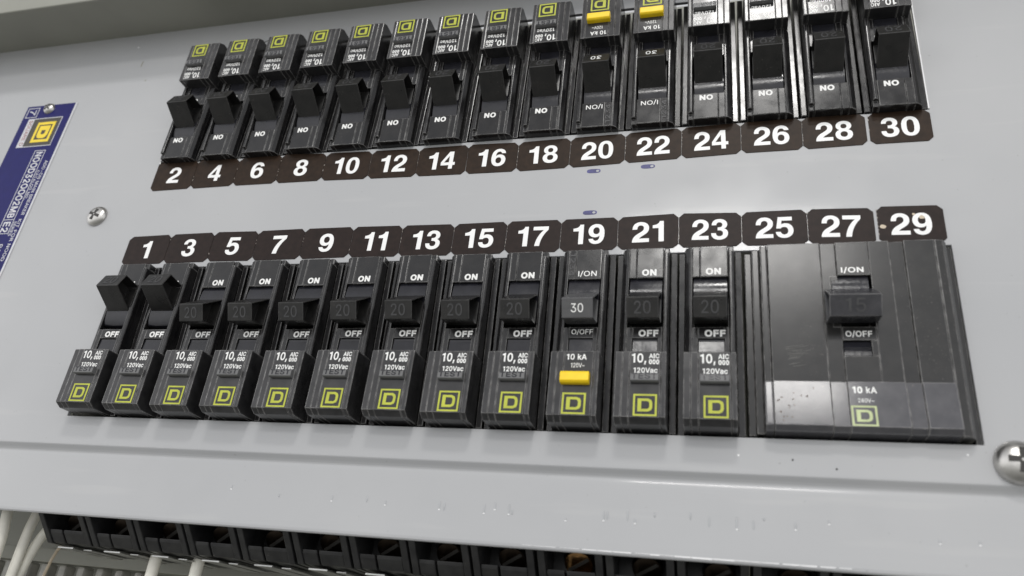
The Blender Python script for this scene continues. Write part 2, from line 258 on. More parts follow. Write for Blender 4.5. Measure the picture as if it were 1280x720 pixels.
    (0, 'E'): (419, ["58,-5 373,-5 379,-2 380,55 376,62 133,62 130,64 130,224 355,224 360,229 360,286 355,291 130,292 130,445 373,447 377,454 377,508 373,514 61,514 56,511 55,1"]),
    (0, 'S'): (447, ["216,-14 261,-12 294,-5 324,6 354,22 374,40 390,61 404,85 411,112 413,139 412,163 400,199 387,217 360,243 312,269 213,298 171,312 145,328 126,348 122,361 120,376 125,400 133,415 144,427 168,443 186,449 207,452 225,454 252,451 279,444 298,433 318,415 327,400 332,376 336,373 399,373 405,376 403,403 395,427 381,451 362,472 342,488 318,502 291,512 258,519 228,521 195,519 162,512 135,502 111,489 87,470 71,451 58,427 50,403 47,373 51,340 63,310 82,286 108,265 144,248 180,235 294,200 318,185 335,166 339,151 341,139 339,124 333,108 313,82 283,64 246,55 204,55 168,63 153,70 138,81 127,91 119,103 108,139 105,142 39,142 34,139 33,136 38,106 47,79 60,57 80,34 102,17 126,4 153,-5 186,-12"]),
    (0, 'A'): (480, ["10,-5 85,-4 135,127 139,130 343,130 394,-3 397,-5 466,-5 473,-2 277,513 205,514 201,511 7,2", "160,196 238,413 241,414 320,196"]),
    (0, 'C'): (510, ["262,-12 293,-11 341,0 367,9 404,34 425,51 452,89 464,111 478,159 473,165 407,165 404,162 399,144 385,117 365,94 329,70 299,61 284,59 266,58 239,61 209,69 185,81 166,96 143,123 129,147 118,177 111,213 108,255 111,294 118,330 130,363 146,390 164,410 185,427 212,441 239,448 269,451 311,445 341,433 375,405 392,378 404,345 473,343 477,345 471,375 463,399 452,420 437,443 406,474 383,490 341,509 317,516 266,521 221,516 185,506 149,489 115,462 89,434 66,396 49,354 39,306 35,255 39,201 48,156 65,113 89,75 116,45 149,20 185,2 224,-8"]),
    (0, 'V'): (480, ["204,-5 274,-5 280,-2 472,505 472,511 469,514 397,514 394,511 241,103 238,104 86,511 79,514 13,514 8,511 8,505 199,1"]),
    (0, 'a'): (389, ["155,-14 184,-12 217,-3 244,12 268,37 272,-2 274,-4 337,-5 342,-2 342,250 340,277 335,301 325,324 304,353 274,373 241,384 193,389 172,388 133,380 112,373 91,362 61,335 47,316 36,292 40,286 100,269 104,271 121,297 151,317 178,325 196,326 223,323 238,317 256,303 267,283 271,256 259,239 232,232 124,216 91,205 61,188 50,178 39,163 32,148 25,109 27,82 34,59 55,27 73,11 94,0 115,-8", "148,52 121,61 112,68 102,82 98,94 98,115 101,127 108,136 115,143 136,154 175,163 232,171 268,181 271,175 269,124 260,97 249,82 237,70 208,56 169,50"]),
    (0, 'c'): (396, ["202,-13 227,-12 260,-6 293,7 308,17 333,38 345,53 355,68 368,101 362,107 302,122 288,92 266,69 242,57 206,51 167,59 149,69 134,83 114,116 107,140 101,185 107,233 113,257 122,275 134,293 149,307 164,316 185,323 206,325 239,320 268,305 285,287 298,260 302,257 362,272 367,275 353,311 334,338 320,350 305,362 278,375 260,382 227,389 173,387 143,379 113,363 89,344 68,320 52,293 40,263 32,224 29,188 32,149 40,113 51,83 69,53 89,32 116,11 143,-2 173,-10"]),
    (0, 'k'): (381, ["51,-5 114,-5 119,-2 119,142 156,180 288,-5 360,-5 365,-2 363,4 208,229 354,374 357,379 351,384 273,384 120,231 119,508 114,514 54,514 49,511 48,508 48,1"]),
    (0, 'Q'): (533, ["262,-12 308,-8 350,3 388,21 418,45 445,75 468,111 485,156 495,201 498,252 495,306 484,354 468,396 446,432 419,462 384,489 350,505 311,517 266,521 221,516 185,506 149,489 115,462 89,434 66,396 49,354 39,306 35,255 39,201 48,156 65,113 89,75 116,45 149,20 185,2 224,-8", "236,60 212,68 188,79 166,96 146,120 131,144 118,177 111,213 108,255 111,294 118,330 129,360 146,389 165,411 188,430 212,440 236,448 266,451 293,448 323,441 347,428 368,411 387,390 403,363 415,330 423,294 425,255 423,213 415,177 404,147 389,120 367,96 347,81 323,68 296,60 266,58"]),
    (0, 'D'): (502, ["58,-5 220,-5 268,-2 313,9 352,26 386,49 414,79 436,115 454,157 463,205 467,253 463,307 454,352 437,394 415,430 388,459 355,482 316,500 271,510 223,514 61,514 56,511 55,1", "103,5 101,7 101,49 103,52 118,52 120,7 118,5", "130,63 130,445 220,447 256,444 289,436 316,424 340,406 360,385 375,358 386,325 392,292 394,256 392,217 385,181 375,151 358,124 340,103 316,86 286,73 253,65 214,62", "100,457 98,460 98,502 118,504 119,457"]),
    (0, 'M'): (628, ["58,-5 124,-5 129,-2 130,371 279,-2 286,-5 343,-5 349,-2 497,367 499,358 499,-2 505,-5 571,-4 573,1 573,508 571,513 469,514 464,511 313,145 164,511 157,514 61,514 56,511 55,1"]),
    (0, 'B'): (456, ["58,-5 247,-5 283,-3 316,3 346,14 370,27 388,43 404,64 414,85 421,112 423,136 421,160 415,186 397,220 382,237 349,258 330,265 370,291 391,318 402,352 401,397 395,421 385,445 370,465 355,479 331,495 304,506 274,512 241,514 61,514 56,511 55,1", "130,63 130,225 247,226 286,220 304,213 319,203 329,193 344,169 349,151 348,115 340,100 328,85 307,72 280,65 244,62", "130,291 130,446 238,447 268,444 292,437 310,424 322,409 328,391 331,370 330,355 319,328 310,318 298,308 271,295 238,290"]),
    (0, 'U'): (517, ["251,-13 298,-11 334,-2 367,11 394,29 418,53 437,77 450,104 459,140 462,173 462,509 457,514 394,514 388,509 388,179 386,155 373,116 360,98 346,84 328,72 286,58 259,57 232,58 208,64 187,74 157,98 145,116 137,134 131,155 129,179 129,509 124,514 61,514 55,510 55,173 58,140 66,107 81,77 98,53 124,28 151,11 184,-3 220,-11"]),
    (0, 'R'): (460, ["58,-5 124,-5 130,-2 130,214 133,217 232,216 346,-3 349,-5 427,-5 433,-2 314,226 313,229 334,237 388,286 410,364 389,442 331,495 250,514 61,514 56,511 55,1", "130,283 130,446 244,447 297,433 329,403 337,364 330,328 298,297 244,283"]),
    (0, 'L'): (393, ["58,-5 361,-5 366,-2 366,55 364,61 361,62 130,63 130,508 129,511 124,514 61,514 56,511 55,508 55,1"]),
    (0, 'G'): (520, ["264,-12 308,-9 347,1 380,15 407,33 433,57 455,89 471,123 480,159 483,201 483,255 479,261 281,261 278,255 278,198 281,194 409,192 408,174 402,147 392,126 377,104 362,89 344,77 322,66 296,60 269,58 239,61 212,68 188,79 164,99 145,120 129,147 117,180 111,213 108,252 111,294 118,330 130,363 146,390 164,411 185,427 209,440 236,448 266,451 299,448 340,432 365,412 383,389 405,345 473,344 479,348 472,375 454,417 438,441 407,472 386,487 341,509 314,515 266,521 221,517 182,506 146,488 113,462 87,432 65,396 49,354 38,306 35,255 38,201 48,156 64,114 88,75 115,45 145,21 182,3 224,-8"]),
    (0, 'P'): (445, ["58,-5 124,-5 130,-2 130,180 271,183 307,191 334,203 358,219 379,241 394,262 405,289 412,319 414,349 412,376 405,403 394,432 379,454 358,475 334,491 304,504 271,511 235,514 61,514 56,511 55,1", "115,191 114,235 118,237 120,193", "130,247 130,446 256,446 277,441 295,434 319,414 329,397 338,367 338,328 328,295 319,281 307,269 277,253 256,249 232,247"]),
    (0, 'H'): (517, ["58,-5 124,-5 130,-2 130,226 133,227 386,226 387,-2 391,-5 460,-4 462,1 462,508 460,513 391,514 388,511 385,294 130,295 129,511 124,514 61,514 56,511 55,1"]),
    (0, '/'): (249, ["12,-81 69,-81 76,-78 240,531 237,537 177,538 173,534 9,-75"]),
    (0, ','): (188, ["36,-124 84,-124 89,-121 141,68 141,73 138,76 69,76 63,72 33,-118"]),
    (0, '~'): (453, ["294,132 317,133 338,138 365,152 379,165 391,183 399,204 404,228 405,252 401,258 341,257 335,222 328,210 317,202 299,197 275,204 215,251 197,261 167,270 134,270 101,260 85,249 63,222 53,201 48,174 47,150 50,145 110,146 113,150 114,168 119,183 125,192 140,203 152,205 176,198 236,152 251,144 269,136"]),
    (0, '.'): (188, ["90,-9 108,-8 120,-3 129,4 141,18 145,27 146,39 145,54 132,76 120,85 96,92 72,86 60,77 51,66 46,54 45,42 46,27 53,12 70,-3"]),
    (0, '-'): (453, ["112,183 337,183 342,189 341,246 337,249 112,249 109,243 109,189"]),
    (1, '0'): (453, ["222,-27 265,-23 302,-12 334,8 364,36 387,69 402,105 415,147 423,201 425,252 423,306 415,358 401,405 385,441 365,471 334,500 304,520 265,532 226,536 187,532 151,520 118,500 89,471 66,438 50,402 38,360 30,309 28,255 30,201 38,150 51,105 70,63 89,36 115,10 148,-11 187,-23", "208,72 190,79 175,90 165,102 153,123 142,150 135,180 131,213 129,255 131,291 135,327 142,357 152,384 163,404 177,420 190,430 208,438 226,440 244,438 262,431 277,419 302,384 318,327 324,255 322,216 318,180 311,150 301,124 289,104 277,90 259,77 244,72"]),
    (1, '1'): (380, ["196,-20 279,-20 291,-14 296,-2 296,508 291,522 279,529 207,528 198,521 180,495 144,480 72,470 64,463 60,454 60,397 63,389 69,383 78,380 179,379 180,-2 185,-14"]),
    (1, '2'): (453, ["60,-20 389,-20 400,-17 407,-8 409,58 404,70 395,76 200,79 308,195 350,245 381,289 396,331 401,373 399,400 391,430 379,454 361,478 341,497 314,515 284,527 257,533 227,536 194,533 164,527 134,514 107,497 86,476 68,451 56,424 48,391 46,358 50,349 59,343 128,342 137,345 146,355 151,391 164,415 182,430 209,438 224,440 251,436 275,425 290,409 295,400 299,385 300,370 297,346 292,334 267,295 47,58 44,46 45,-5 50,-15"]),
    (1, '3'): (453, ["211,-27 255,-25 285,-18 319,-6 345,11 369,32 386,54 402,84 409,111 413,141 411,174 402,204 389,231 368,258 343,279 315,295 265,309 390,453 392,513 387,522 378,528 69,529 57,524 50,513 51,447 55,438 63,433 244,429 140,309 137,300 138,243 142,234 153,228 225,226 249,221 267,215 290,198 298,186 308,159 308,129 304,114 297,103 279,86 252,74 234,71 201,71 171,78 150,91 136,108 126,142 114,151 39,151 28,144 24,132 29,99 39,70 54,45 75,23 96,6 126,-9 156,-19 186,-25"]),
    (1, '4'): (453, ["258,-20 331,-20 343,-15 350,-2 350,85 352,88 406,89 415,95 420,106 420,166 415,178 403,185 352,185 350,187 350,511 344,523 331,529 226,529 214,523 10,175 10,106 13,97 22,90 241,87 243,-5 247,-14", "136,187 241,351 241,186 139,185"]),
    (1, '5'): (453, ["214,-27 256,-24 289,-16 322,0 346,18 367,39 387,66 400,96 408,129 411,162 410,189 405,216 387,261 358,300 322,329 301,340 280,347 229,354 190,350 160,339 169,429 172,432 373,433 381,438 385,447 386,510 381,522 370,529 94,529 82,524 76,513 47,255 51,240 64,233 130,226 137,228 160,244 187,253 217,257 235,255 262,246 277,235 295,213 302,195 308,162 303,129 297,114 277,90 265,81 238,71 220,70 196,73 172,84 153,102 144,120 139,140 127,149 58,150 49,147 42,138 40,129 43,102 52,75 67,48 85,26 106,9 133,-8 160,-18 190,-25"]),
    (1, '6'): (453, ["221,-27 260,-24 290,-16 320,-3 344,14 367,36 386,63 397,90 407,123 409,156 406,192 399,222 389,246 369,276 350,295 326,312 299,323 266,332 224,333 339,498 342,507 341,516 335,524 326,529 251,529 242,527 236,521 95,312 75,276 61,246 45,189 46,129 54,96 67,63 84,39 107,15 134,-4 164,-17 191,-23", "215,69 197,74 185,80 173,88 163,99 155,112 146,141 146,174 156,204 164,217 182,233 209,244 242,244 257,239 278,227 296,204 303,189 306,174 306,138 297,111 278,87 254,73 239,70"]),
    (1, '7'): (440, ["88,-20 162,-20 171,-17 177,-11 224,157 291,303 410,445 411,511 407,520 401,526 390,529 51,529 42,527 33,520 30,508 30,445 33,435 42,428 274,424 203,340 121,181 72,4 75,-11 81,-17"]),
    (1, '8'): (453, ["219,-27 260,-25 293,-19 326,-7 354,9 377,29 395,51 409,75 418,105 421,135 415,180 405,204 380,241 348,267 359,276 376,297 390,321 398,348 402,381 399,408 391,438 377,461 362,481 338,502 314,516 287,527 257,534 227,536 194,534 167,528 134,514 113,501 92,483 74,462 61,438 53,408 50,381 54,348 62,321 76,297 93,276 104,267 71,240 47,204 33,159 32,135 34,105 44,75 57,51 77,27 98,9 128,-7 158,-18 191,-25", "218,69 191,73 176,78 152,94 141,111 137,123 135,138 137,153 142,168 153,186 179,206 209,214 242,214 257,211 284,198 296,189 305,177 316,150 317,138 313,114 299,94 277,78 245,70", "203,312 188,317 176,325 163,339 157,351 154,363 154,387 157,399 163,411 177,426 197,436 212,439 242,439 275,426 290,410 298,387 298,360 289,339 275,324 254,313 227,310"]),
    (1, '9'): (453, ["126,-20 200,-20 215,-14 357,196 378,232 401,289 407,319 409,346 407,379 399,415 386,442 368,469 346,493 320,511 290,525 260,533 224,536 191,532 158,524 133,511 104,492 86,472 69,448 53,415 46,382 44,352 47,316 53,286 65,259 82,235 102,214 123,199 152,185 185,177 224,175 227,172 113,10 110,1 112,-8 116,-15", "209,265 182,276 164,292 156,304 147,334 145,352 147,370 157,400 164,411 183,427 209,439 242,439 269,428 287,412 296,397 303,382 306,367 306,331 302,316 289,292 269,275 257,269 242,265 227,263"]),
    (1, 'O'): (533, ["262,-27 311,-23 355,-12 395,9 431,37 458,66 480,102 498,147 510,201 513,252 510,306 499,357 482,402 458,441 428,474 392,502 356,519 314,531 266,536 218,531 179,520 140,502 106,474 77,443 52,402 34,357 24,306 20,255 24,201 34,150 52,105 77,65 104,35 137,9 176,-11 221,-23", "239,75 218,81 197,92 176,107 158,129 143,153 133,180 126,216 123,255 126,294 133,327 143,354 158,380 176,402 197,417 239,433 266,436 293,433 317,427 338,416 356,402 375,381 389,357 400,327 408,291 410,255 408,216 400,180 390,153 377,129 358,108 338,93 317,82 293,75 266,73"]),
    (1, 'N'): (523, ["56,-20 130,-20 142,-14 147,-5 148,324 369,-14 382,-20 460,-20 469,-18 475,-13 480,1 480,508 478,517 472,525 460,529 391,529 379,524 373,514 370,188 150,523 136,529 58,529 49,526 44,520 40,508 40,-2 45,-14"]),
    (1, 'F'): (410, ["56,-20 127,-20 136,-16 143,-8 145,200 346,201 359,205 366,217 366,280 361,291 352,297 145,298 145,430 376,433 385,441 389,451 389,511 385,520 379,526 367,529 61,529 52,527 43,520 40,508 40,-2 45,-14"]),
    (1, 'I'): (185, ["40,-20 145,-20 145,529 40,529"]),
    (1, 'T'): (449, ["189,-20 261,-20 272,-14 276,-5 277,430 417,432 426,434 435,442 437,454 437,511 433,520 426,527 417,529 30,529 21,526 14,517 12,508 12,451 14,442 21,435 30,432 173,430 173,-2 178,-14"]),
    (1, 'E'): (419, ["56,-20 376,-20 385,-17 392,-11 395,-2 395,58 391,68 382,76 148,77 145,79 145,209 355,209 369,214 373,220 375,229 375,289 370,299 361,305 145,307 145,430 379,433 388,441 392,451 392,511 388,520 382,526 370,529 61,529 52,527 43,520 40,508 40,-2 45,-14"]),
    (1, 'S'): (447, ["216,-29 264,-27 300,-19 330,-8 363,10 386,31 402,53 417,79 426,109 428,139 426,166 414,205 399,226 372,253 354,265 318,283 177,326 154,340 140,355 135,373 137,388 140,397 153,415 174,429 189,434 225,439 249,436 270,431 291,420 306,406 313,394 320,367 330,359 402,358 412,361 419,370 421,379 418,406 409,433 393,460 372,484 351,500 327,515 297,526 261,534 228,536 192,534 156,526 129,516 105,502 77,481 59,460 45,436 35,406 32,370 36,337 51,301 72,274 102,251 138,234 177,220 286,187 309,173 321,160 325,148 324,127 320,115 303,94 279,79 243,70 207,70 174,77 159,84 147,93 138,101 131,112 120,148 111,156 33,156 22,148 18,136 23,103 33,74 48,48 69,24 93,5 120,-9 147,-19 186,-27"]),
    (1, 'A'): (480, ["8,-20 82,-20 97,-14 145,114 148,115 334,114 379,-8 385,-15 397,-20 469,-20 479,-17 486,-8 487,7 294,514 289,523 283,527 274,529 202,529 193,525 187,517 -7,7 -8,-2 -5,-11 1,-17", "181,211 238,369 241,370 299,211"]),
    (1, 'C'): (510, ["262,-27 296,-26 347,-14 374,-4 416,24 435,39 466,81 478,105 493,159 488,173 476,180 401,179 392,171 378,135 356,105 323,84 296,76 281,74 242,76 215,83 194,93 176,107 157,129 143,153 133,180 126,213 123,252 126,291 133,327 144,357 157,378 173,398 194,415 215,426 242,433 266,436 296,433 332,420 362,396 380,369 390,339 398,330 407,328 476,328 487,333 492,342 493,351 486,378 477,405 466,426 449,452 416,485 392,503 347,523 320,531 266,536 218,531 179,520 140,502 106,474 77,443 52,402 34,357 24,306 20,255 24,201 34,150 52,105 77,65 104,35 137,9 176,-11 221,-23"]),
    (1, 'V'): (480, ["201,-20 277,-20 286,-16 292,-10 487,502 486,517 478,526 469,529 397,529 388,527 382,520 241,146 238,147 98,520 85,529 10,529 1,526 -6,517 -7,502 187,-8 193,-16"]),
    (1, 'a'): (389, ["154,-29 205,-23 225,-17 256,2 262,-14 274,-20 340,-20 352,-14 356,-5 357,250 355,280 349,307 338,331 313,365 280,387 244,398 196,404 172,403 130,395 106,386 82,374 49,345 33,322 21,295 22,283 31,273 97,254 106,255 114,259 133,287 157,304 178,310 208,310 229,305 244,294 252,280 256,262 250,252 229,247 121,231 85,219 67,210 38,187 25,170 17,151 10,109 13,79 19,55 43,18 64,-1 87,-14 111,-23", "148,67 124,78 114,91 113,115 117,124 123,130 142,140 178,148 253,160 256,157 256,139 251,115 240,94 229,84 205,70 190,67 169,65"]),
    (1, 'c'): (396, ["202,-28 245,-25 266,-20 299,-7 317,5 344,28 357,44 369,62 383,101 379,113 371,120 308,137 299,136 288,128 275,101 257,82 236,71 206,66 170,74 146,92 134,109 126,125 118,164 116,188 118,209 127,251 144,281 158,295 171,302 188,308 206,310 236,305 259,293 273,278 287,250 293,244 302,242 368,258 377,263 381,272 381,284 367,317 346,347 332,360 314,374 284,389 263,397 227,404 170,402 137,393 107,377 77,354 54,326 38,299 26,269 17,227 14,188 17,146 25,110 38,76 57,44 79,20 107,-2 140,-17 170,-25"]),
    (1, 'k'): (381, ["49,-20 117,-20 125,-17 131,-11 134,1 134,136 153,156 156,156 279,-17 288,-20 363,-20 375,-14 380,-2 375,13 226,226 366,365 372,376 370,388 363,395 354,399 267,397 135,268 134,511 128,523 117,529 48,528 39,523 33,511 33,-2 38,-14"]),
    (1, 'Q'): (533, ["262,-27 311,-23 355,-12 395,9 431,37 458,66 480,102 498,147 510,201 513,252 510,306 499,357 482,402 458,441 428,474 392,502 356,519 314,531 266,536 218,531 179,520 140,502 106,474 77,443 52,402 34,357 24,306 20,255 24,201 34,150 52,105 77,65 104,35 137,9 176,-11 221,-23", "239,75 218,81 197,92 176,107 158,129 143,153 133,180 126,216 123,255 126,294 133,327 143,354 158,380 176,402 197,417 239,433 266,436 293,433 317,427 338,416 356,402 375,381 389,357 400,327 408,291 410,255 408,216 400,180 390,153 377,129 358,108 338,93 317,82 293,75 266,73"]),
    (1, 'D'): (502, ["56,-20 220,-20 271,-17 319,-5 361,14 397,39 427,70 449,106 468,154 478,202 482,253 478,307 469,355 451,400 427,439 399,469 364,494 319,515 277,525 226,529 58,529 49,526 43,520 40,508 40,-2 45,-14", "145,78 145,430 220,432 253,429 286,421 311,409 331,394 346,378 361,352 370,324 377,289 379,256 377,220 371,187 361,157 346,133 328,113 307,98 283,88 250,80 214,77"]),
    (1, 'M'): (628, ["56,-20 127,-20 139,-14 143,-5 145,293 265,-8 273,-17 283,-20 346,-20 355,-17 361,-11 482,289 484,280 486,-8 493,-17 502,-20 568,-20 583,-14 587,-8 588,1 588,508 586,517 582,523 568,529 466,529 457,526 452,520 313,185 175,522 169,527 160,529 58,529 46,523 42,517 40,508 40,1 43,-11"]),
    (1, 'B'): (456, ["56,-20 247,-20 286,-18 322,-11 352,0 379,15 401,34 418,58 429,82 436,109 438,136 436,163 431,187 420,211 407,232 391,249 366,268 382,281 406,313 417,349 418,373 416,400 409,427 397,454 382,474 364,491 337,509 307,521 277,527 241,529 58,529 49,526 42,517 40,508 40,-2 45,-14", "145,78 145,210 247,211 283,206 310,191 319,182 330,163 335,139 332,118 327,106 319,97 301,86 277,80 244,77", "145,306 145,431 238,432 265,429 286,423 298,415 307,403 313,388 315,358 306,337 289,320 268,310 238,305"]),
    (1, 'U'): (517, ["250,-28 301,-26 337,-17 373,-2 403,17 429,41 449,68 465,101 474,137 477,173 477,509 473,521 463,528 391,529 382,526 375,518 373,509 373,179 371,158 359,122 336,95 322,86 301,78 283,73 259,72 235,73 214,78 196,86 181,96 169,107 159,122 146,158 144,179 144,509 142,518 136,525 127,529 58,529 47,524 41,515 40,173 43,137 52,101 67,71 86,44 115,16 145,-3 181,-17 217,-26"]),
    (1, 'R'): (460, ["56,-20 127,-20 136,-16 143,-8 145,199 148,202 223,201 331,-8 339,-17 349,-20 430,-20 439,-16 445,-10 448,1 445,10 334,220 343,225 403,280 425,364 401,451 340,507 250,529 58,529 49,526 42,517 40,508 40,-2 45,-14", "145,298 145,431 244,432 289,420 317,394 322,364 316,336 289,310 241,298"]),
    (1, 'L'): (393, ["56,-20 361,-20 376,-14 381,-2 381,61 376,70 367,76 145,78 145,508 139,523 127,529 55,528 46,523 40,511 40,-2 45,-14"]),
    (1, 'G'): (520, ["264,-27 311,-24 353,-13 389,3 419,23 443,46 469,81 485,117 495,156 498,201 498,258 494,267 485,275 278,275 269,270 263,258 263,198 265,189 271,183 281,179 393,177 388,153 378,132 366,114 338,90 317,81 293,75 269,73 242,76 218,82 197,92 176,108 157,129 143,153 133,180 126,213 123,252 126,291 133,327 144,357 158,381 173,399 194,415 215,426 239,433 266,436 296,433 332,419 354,402 371,381 390,339 398,331 407,329 476,329 486,333 493,342 494,351 487,378 479,402 467,424 450,450 416,484 392,501 347,523 317,530 266,536 218,531 176,519 137,500 101,471 75,441 53,405 35,360 23,306 20,255 23,201 34,150 50,108 75,66 104,34 136,9 176,-11 221,-23"]),
    (1, 'P'): (445, ["56,-20 127,-20 136,-16 143,-8 145,165 271,168 310,176 340,189 370,208 391,232 408,256 419,286 427,316 429,349 427,379 419,409 408,439 391,463 367,487 340,505 310,518 274,526 235,529 58,529 49,526 42,517 40,508 40,-2 45,-14", "145,262 145,431 256,431 286,422 308,403 316,391 323,364 323,331 314,301 298,281 274,268 253,264"]),
    (1, 'H'): (517, ["56,-20 127,-20 136,-16 143,-8 145,211 148,212 371,211 373,-8 381,-17 391,-20 457,-20 466,-18 472,-13 477,1 477,508 475,517 469,525 457,529 391,529 382,526 374,517 372,508 370,309 145,310 145,508 143,517 136,525 124,529 58,529 49,526 44,520 40,508 40,-2 45,-14"]),
    (1, '/'): (249, ["10,-96 75,-96 84,-91 89,-84 254,528 252,543 240,552 174,553 165,548 159,540 -6,-72 -3,-87 3,-93"]),
    (1, ','): (188, ["34,-139 87,-139 96,-135 102,-127 157,68 155,80 145,89 66,91 57,88 50,80 18,-118 21,-130"]),
    (1, '~'): (453, ["293,117 320,118 356,129 376,141 392,159 403,174 412,195 419,222 419,258 414,267 407,272 344,273 335,271 329,267 325,258 323,237 317,222 311,216 299,213 284,216 224,263 203,275 188,281 170,285 131,285 95,273 76,261 61,246 50,231 39,204 33,177 32,147 36,138 44,132 107,130 117,132 127,144 129,165 133,177 140,186 152,190 170,184 227,140 245,130 263,122"]),
    (1, '.'): (188, ["89,-24 114,-22 129,-15 141,-6 151,6 158,21 161,39 159,60 151,75 142,87 126,99 96,107 78,104 66,100 49,87 37,72 31,57 30,42 32,24 36,12 47,-3 63,-17 78,-22"]),
    (1, '-'): (453, ["110,168 343,169 352,174 356,183 356,249 349,260 337,264 106,262 98,255 94,246 94,186 99,174"]),
    (2, '0'): (453, ["221,-47 269,-42 311,-29 347,-8 380,25 405,61 422,100 434,142 443,199 445,253 443,310 434,364 421,409 405,445 380,484 347,516 311,538 269,551 227,556 182,551 142,538 104,515 74,484 49,448 32,409 19,364 10,310 8,253 10,199 19,142 31,100 48,61 72,25 105,-8 140,-29 182,-42", "212,91 191,103 180,115 162,154 154,184 149,256 155,325 161,352 171,376 179,392 192,406 212,418 227,420 248,415 261,406 283,376 298,325 304,253 299,184 291,154 282,130 272,114 251,95 239,91"]),
    (2, '1'): (380, ["194,-40 286,-39 305,-28 311,-19 315,-7 316,512 313,524 305,536 295,544 283,548 214,549 199,546 185,536 168,512 142,500 73,491 61,487 48,476 41,458 41,392 46,378 55,368 64,363 76,360 159,359 160,-4 163,-16 171,-28 181,-35"]),
    (2, '2'): (453, ["58,-40 390,-40 411,-33 420,-25 426,-16 429,-1 429,62 423,77 411,90 390,97 246,98 324,183 369,236 399,281 416,329 421,377 418,404 408,440 394,467 375,492 351,514 323,533 291,546 261,552 228,556 189,552 156,545 123,531 96,514 72,491 50,458 37,431 29,401 26,362 28,350 33,339 42,330 51,325 63,322 129,322 147,328 157,335 164,347 170,383 179,401 192,412 210,418 237,418 261,410 277,392 280,371 275,344 252,308 28,65 24,47 25,-10 36,-29 45,-35"]),
    (2, '3'): (453, ["211,-47 259,-44 292,-36 329,-23 358,-5 385,19 403,44 422,79 429,109 433,145 430,181 418,217 404,244 380,274 355,295 325,312 305,319 303,322 403,436 410,448 412,460 410,520 400,537 382,548 67,549 46,541 38,532 32,520 31,445 36,430 48,418 67,412 200,409 127,325 120,313 117,301 117,247 123,226 133,216 148,209 223,206 259,196 274,185 281,175 288,157 288,133 280,114 270,103 259,98 232,91 202,91 178,97 160,109 151,124 144,151 137,160 127,168 109,172 37,171 19,163 6,145 4,130 10,91 21,61 37,34 61,8 85,-11 118,-27 148,-38 181,-44"]),
    (2, '4'): (453, ["256,-40 332,-40 353,-32 364,-22 369,-7 371,68 404,68 416,72 432,83 439,101 440,167 432,188 422,198 410,204 370,206 370,512 367,524 359,536 347,545 335,549 224,549 209,544 199,536 -4,194 -10,176 -9,101 -4,86 5,76 17,70 29,68 221,67 222,-1 224,-13 236,-31", "173,205 172,206 221,283 222,206"]),
    (2, '5'): (453, ["214,-47 257,-44 290,-36 332,-17 358,1 383,27 403,55 420,91 427,124 431,160 430,190 425,217 406,268 376,310 356,329 335,344 311,357 287,366 230,374 183,370 188,412 368,412 380,415 392,422 401,433 405,445 406,514 402,526 396,535 377,547 92,549 80,546 71,541 64,532 58,520 27,256 28,244 33,232 44,220 56,214 128,206 143,209 167,225 194,234 218,237 242,232 263,221 278,202 286,178 288,160 283,133 278,121 266,106 245,94 221,90 197,93 176,106 165,121 156,151 148,160 139,166 122,170 50,169 32,159 22,142 20,127 24,94 35,64 50,37 70,13 95,-8 122,-25 152,-37 185,-44"]),
    (2, '6'): (453, ["220,-47 264,-43 297,-35 330,-20 358,-2 384,25 402,53 417,85 426,118 429,157 426,196 418,226 406,256 387,285 363,310 333,331 303,343 261,352 360,496 362,514 356,529 345,541 330,548 246,549 233,544 222,535 78,322 57,286 43,253 26,193 24,160 26,127 34,91 49,55 69,25 93,0 126,-22 159,-36 189,-43", "225,88 204,93 189,101 181,109 169,133 165,157 169,184 180,205 195,218 213,224 225,225 249,221 267,209 283,184 287,157 283,130 266,103 249,93"]),
    (2, '7'): (440, ["86,-40 166,-39 184,-32 195,-19 243,152 308,290 421,426 428,437 431,449 430,515 423,533 409,545 391,549 49,549 28,543 14,527 10,509 10,440 18,422 31,411 49,406 230,404 186,350 102,188 52,2 54,-13 61,-26 73,-35"]),
    (2, '8'): (453, ["218,-47 264,-45 300,-37 333,-25 368,-5 393,16 411,40 426,64 437,100 441,133 434,184 423,211 398,250 380,268 408,313 418,346 422,385 418,412 408,448 394,472 375,496 347,520 324,534 294,546 261,553 225,556 192,554 159,547 129,534 105,520 75,495 57,472 44,448 34,412 30,385 33,349 44,313 72,268 54,251 29,211 14,163 12,136 15,100 26,67 40,40 63,13 88,-8 123,-27 156,-38 186,-44", "204,91 186,96 174,102 166,109 158,121 155,139 156,148 168,173 186,187 196,190 225,195 255,191 264,187 282,174 293,157 297,139 294,121 285,108 270,97 255,92 228,89", "213,331 189,340 177,355 174,367 174,385 180,400 189,410 213,419 237,419 264,409 273,399 278,385 278,364 272,349 263,340 249,333"]),
    (2, '9'): (453, ["124,-40 204,-40 216,-36 229,-28 374,185 396,224 410,254 420,284 427,317 429,344 427,380 418,419 405,449 384,482 360,507 330,528 297,544 261,553 225,556 189,552 150,542 123,529 91,506 69,483 52,458 35,422 26,386 24,353 26,317 34,281 49,248 70,218 90,198 114,181 147,165 190,155 98,23 92,11 91,-7 96,-22 108,-34", "216,284 195,291 180,304 174,313 166,338 167,365 174,389 180,399 193,410 213,419 237,419 258,411 272,398 278,389 286,365 286,335 279,314 264,296 249,287 228,283"]),
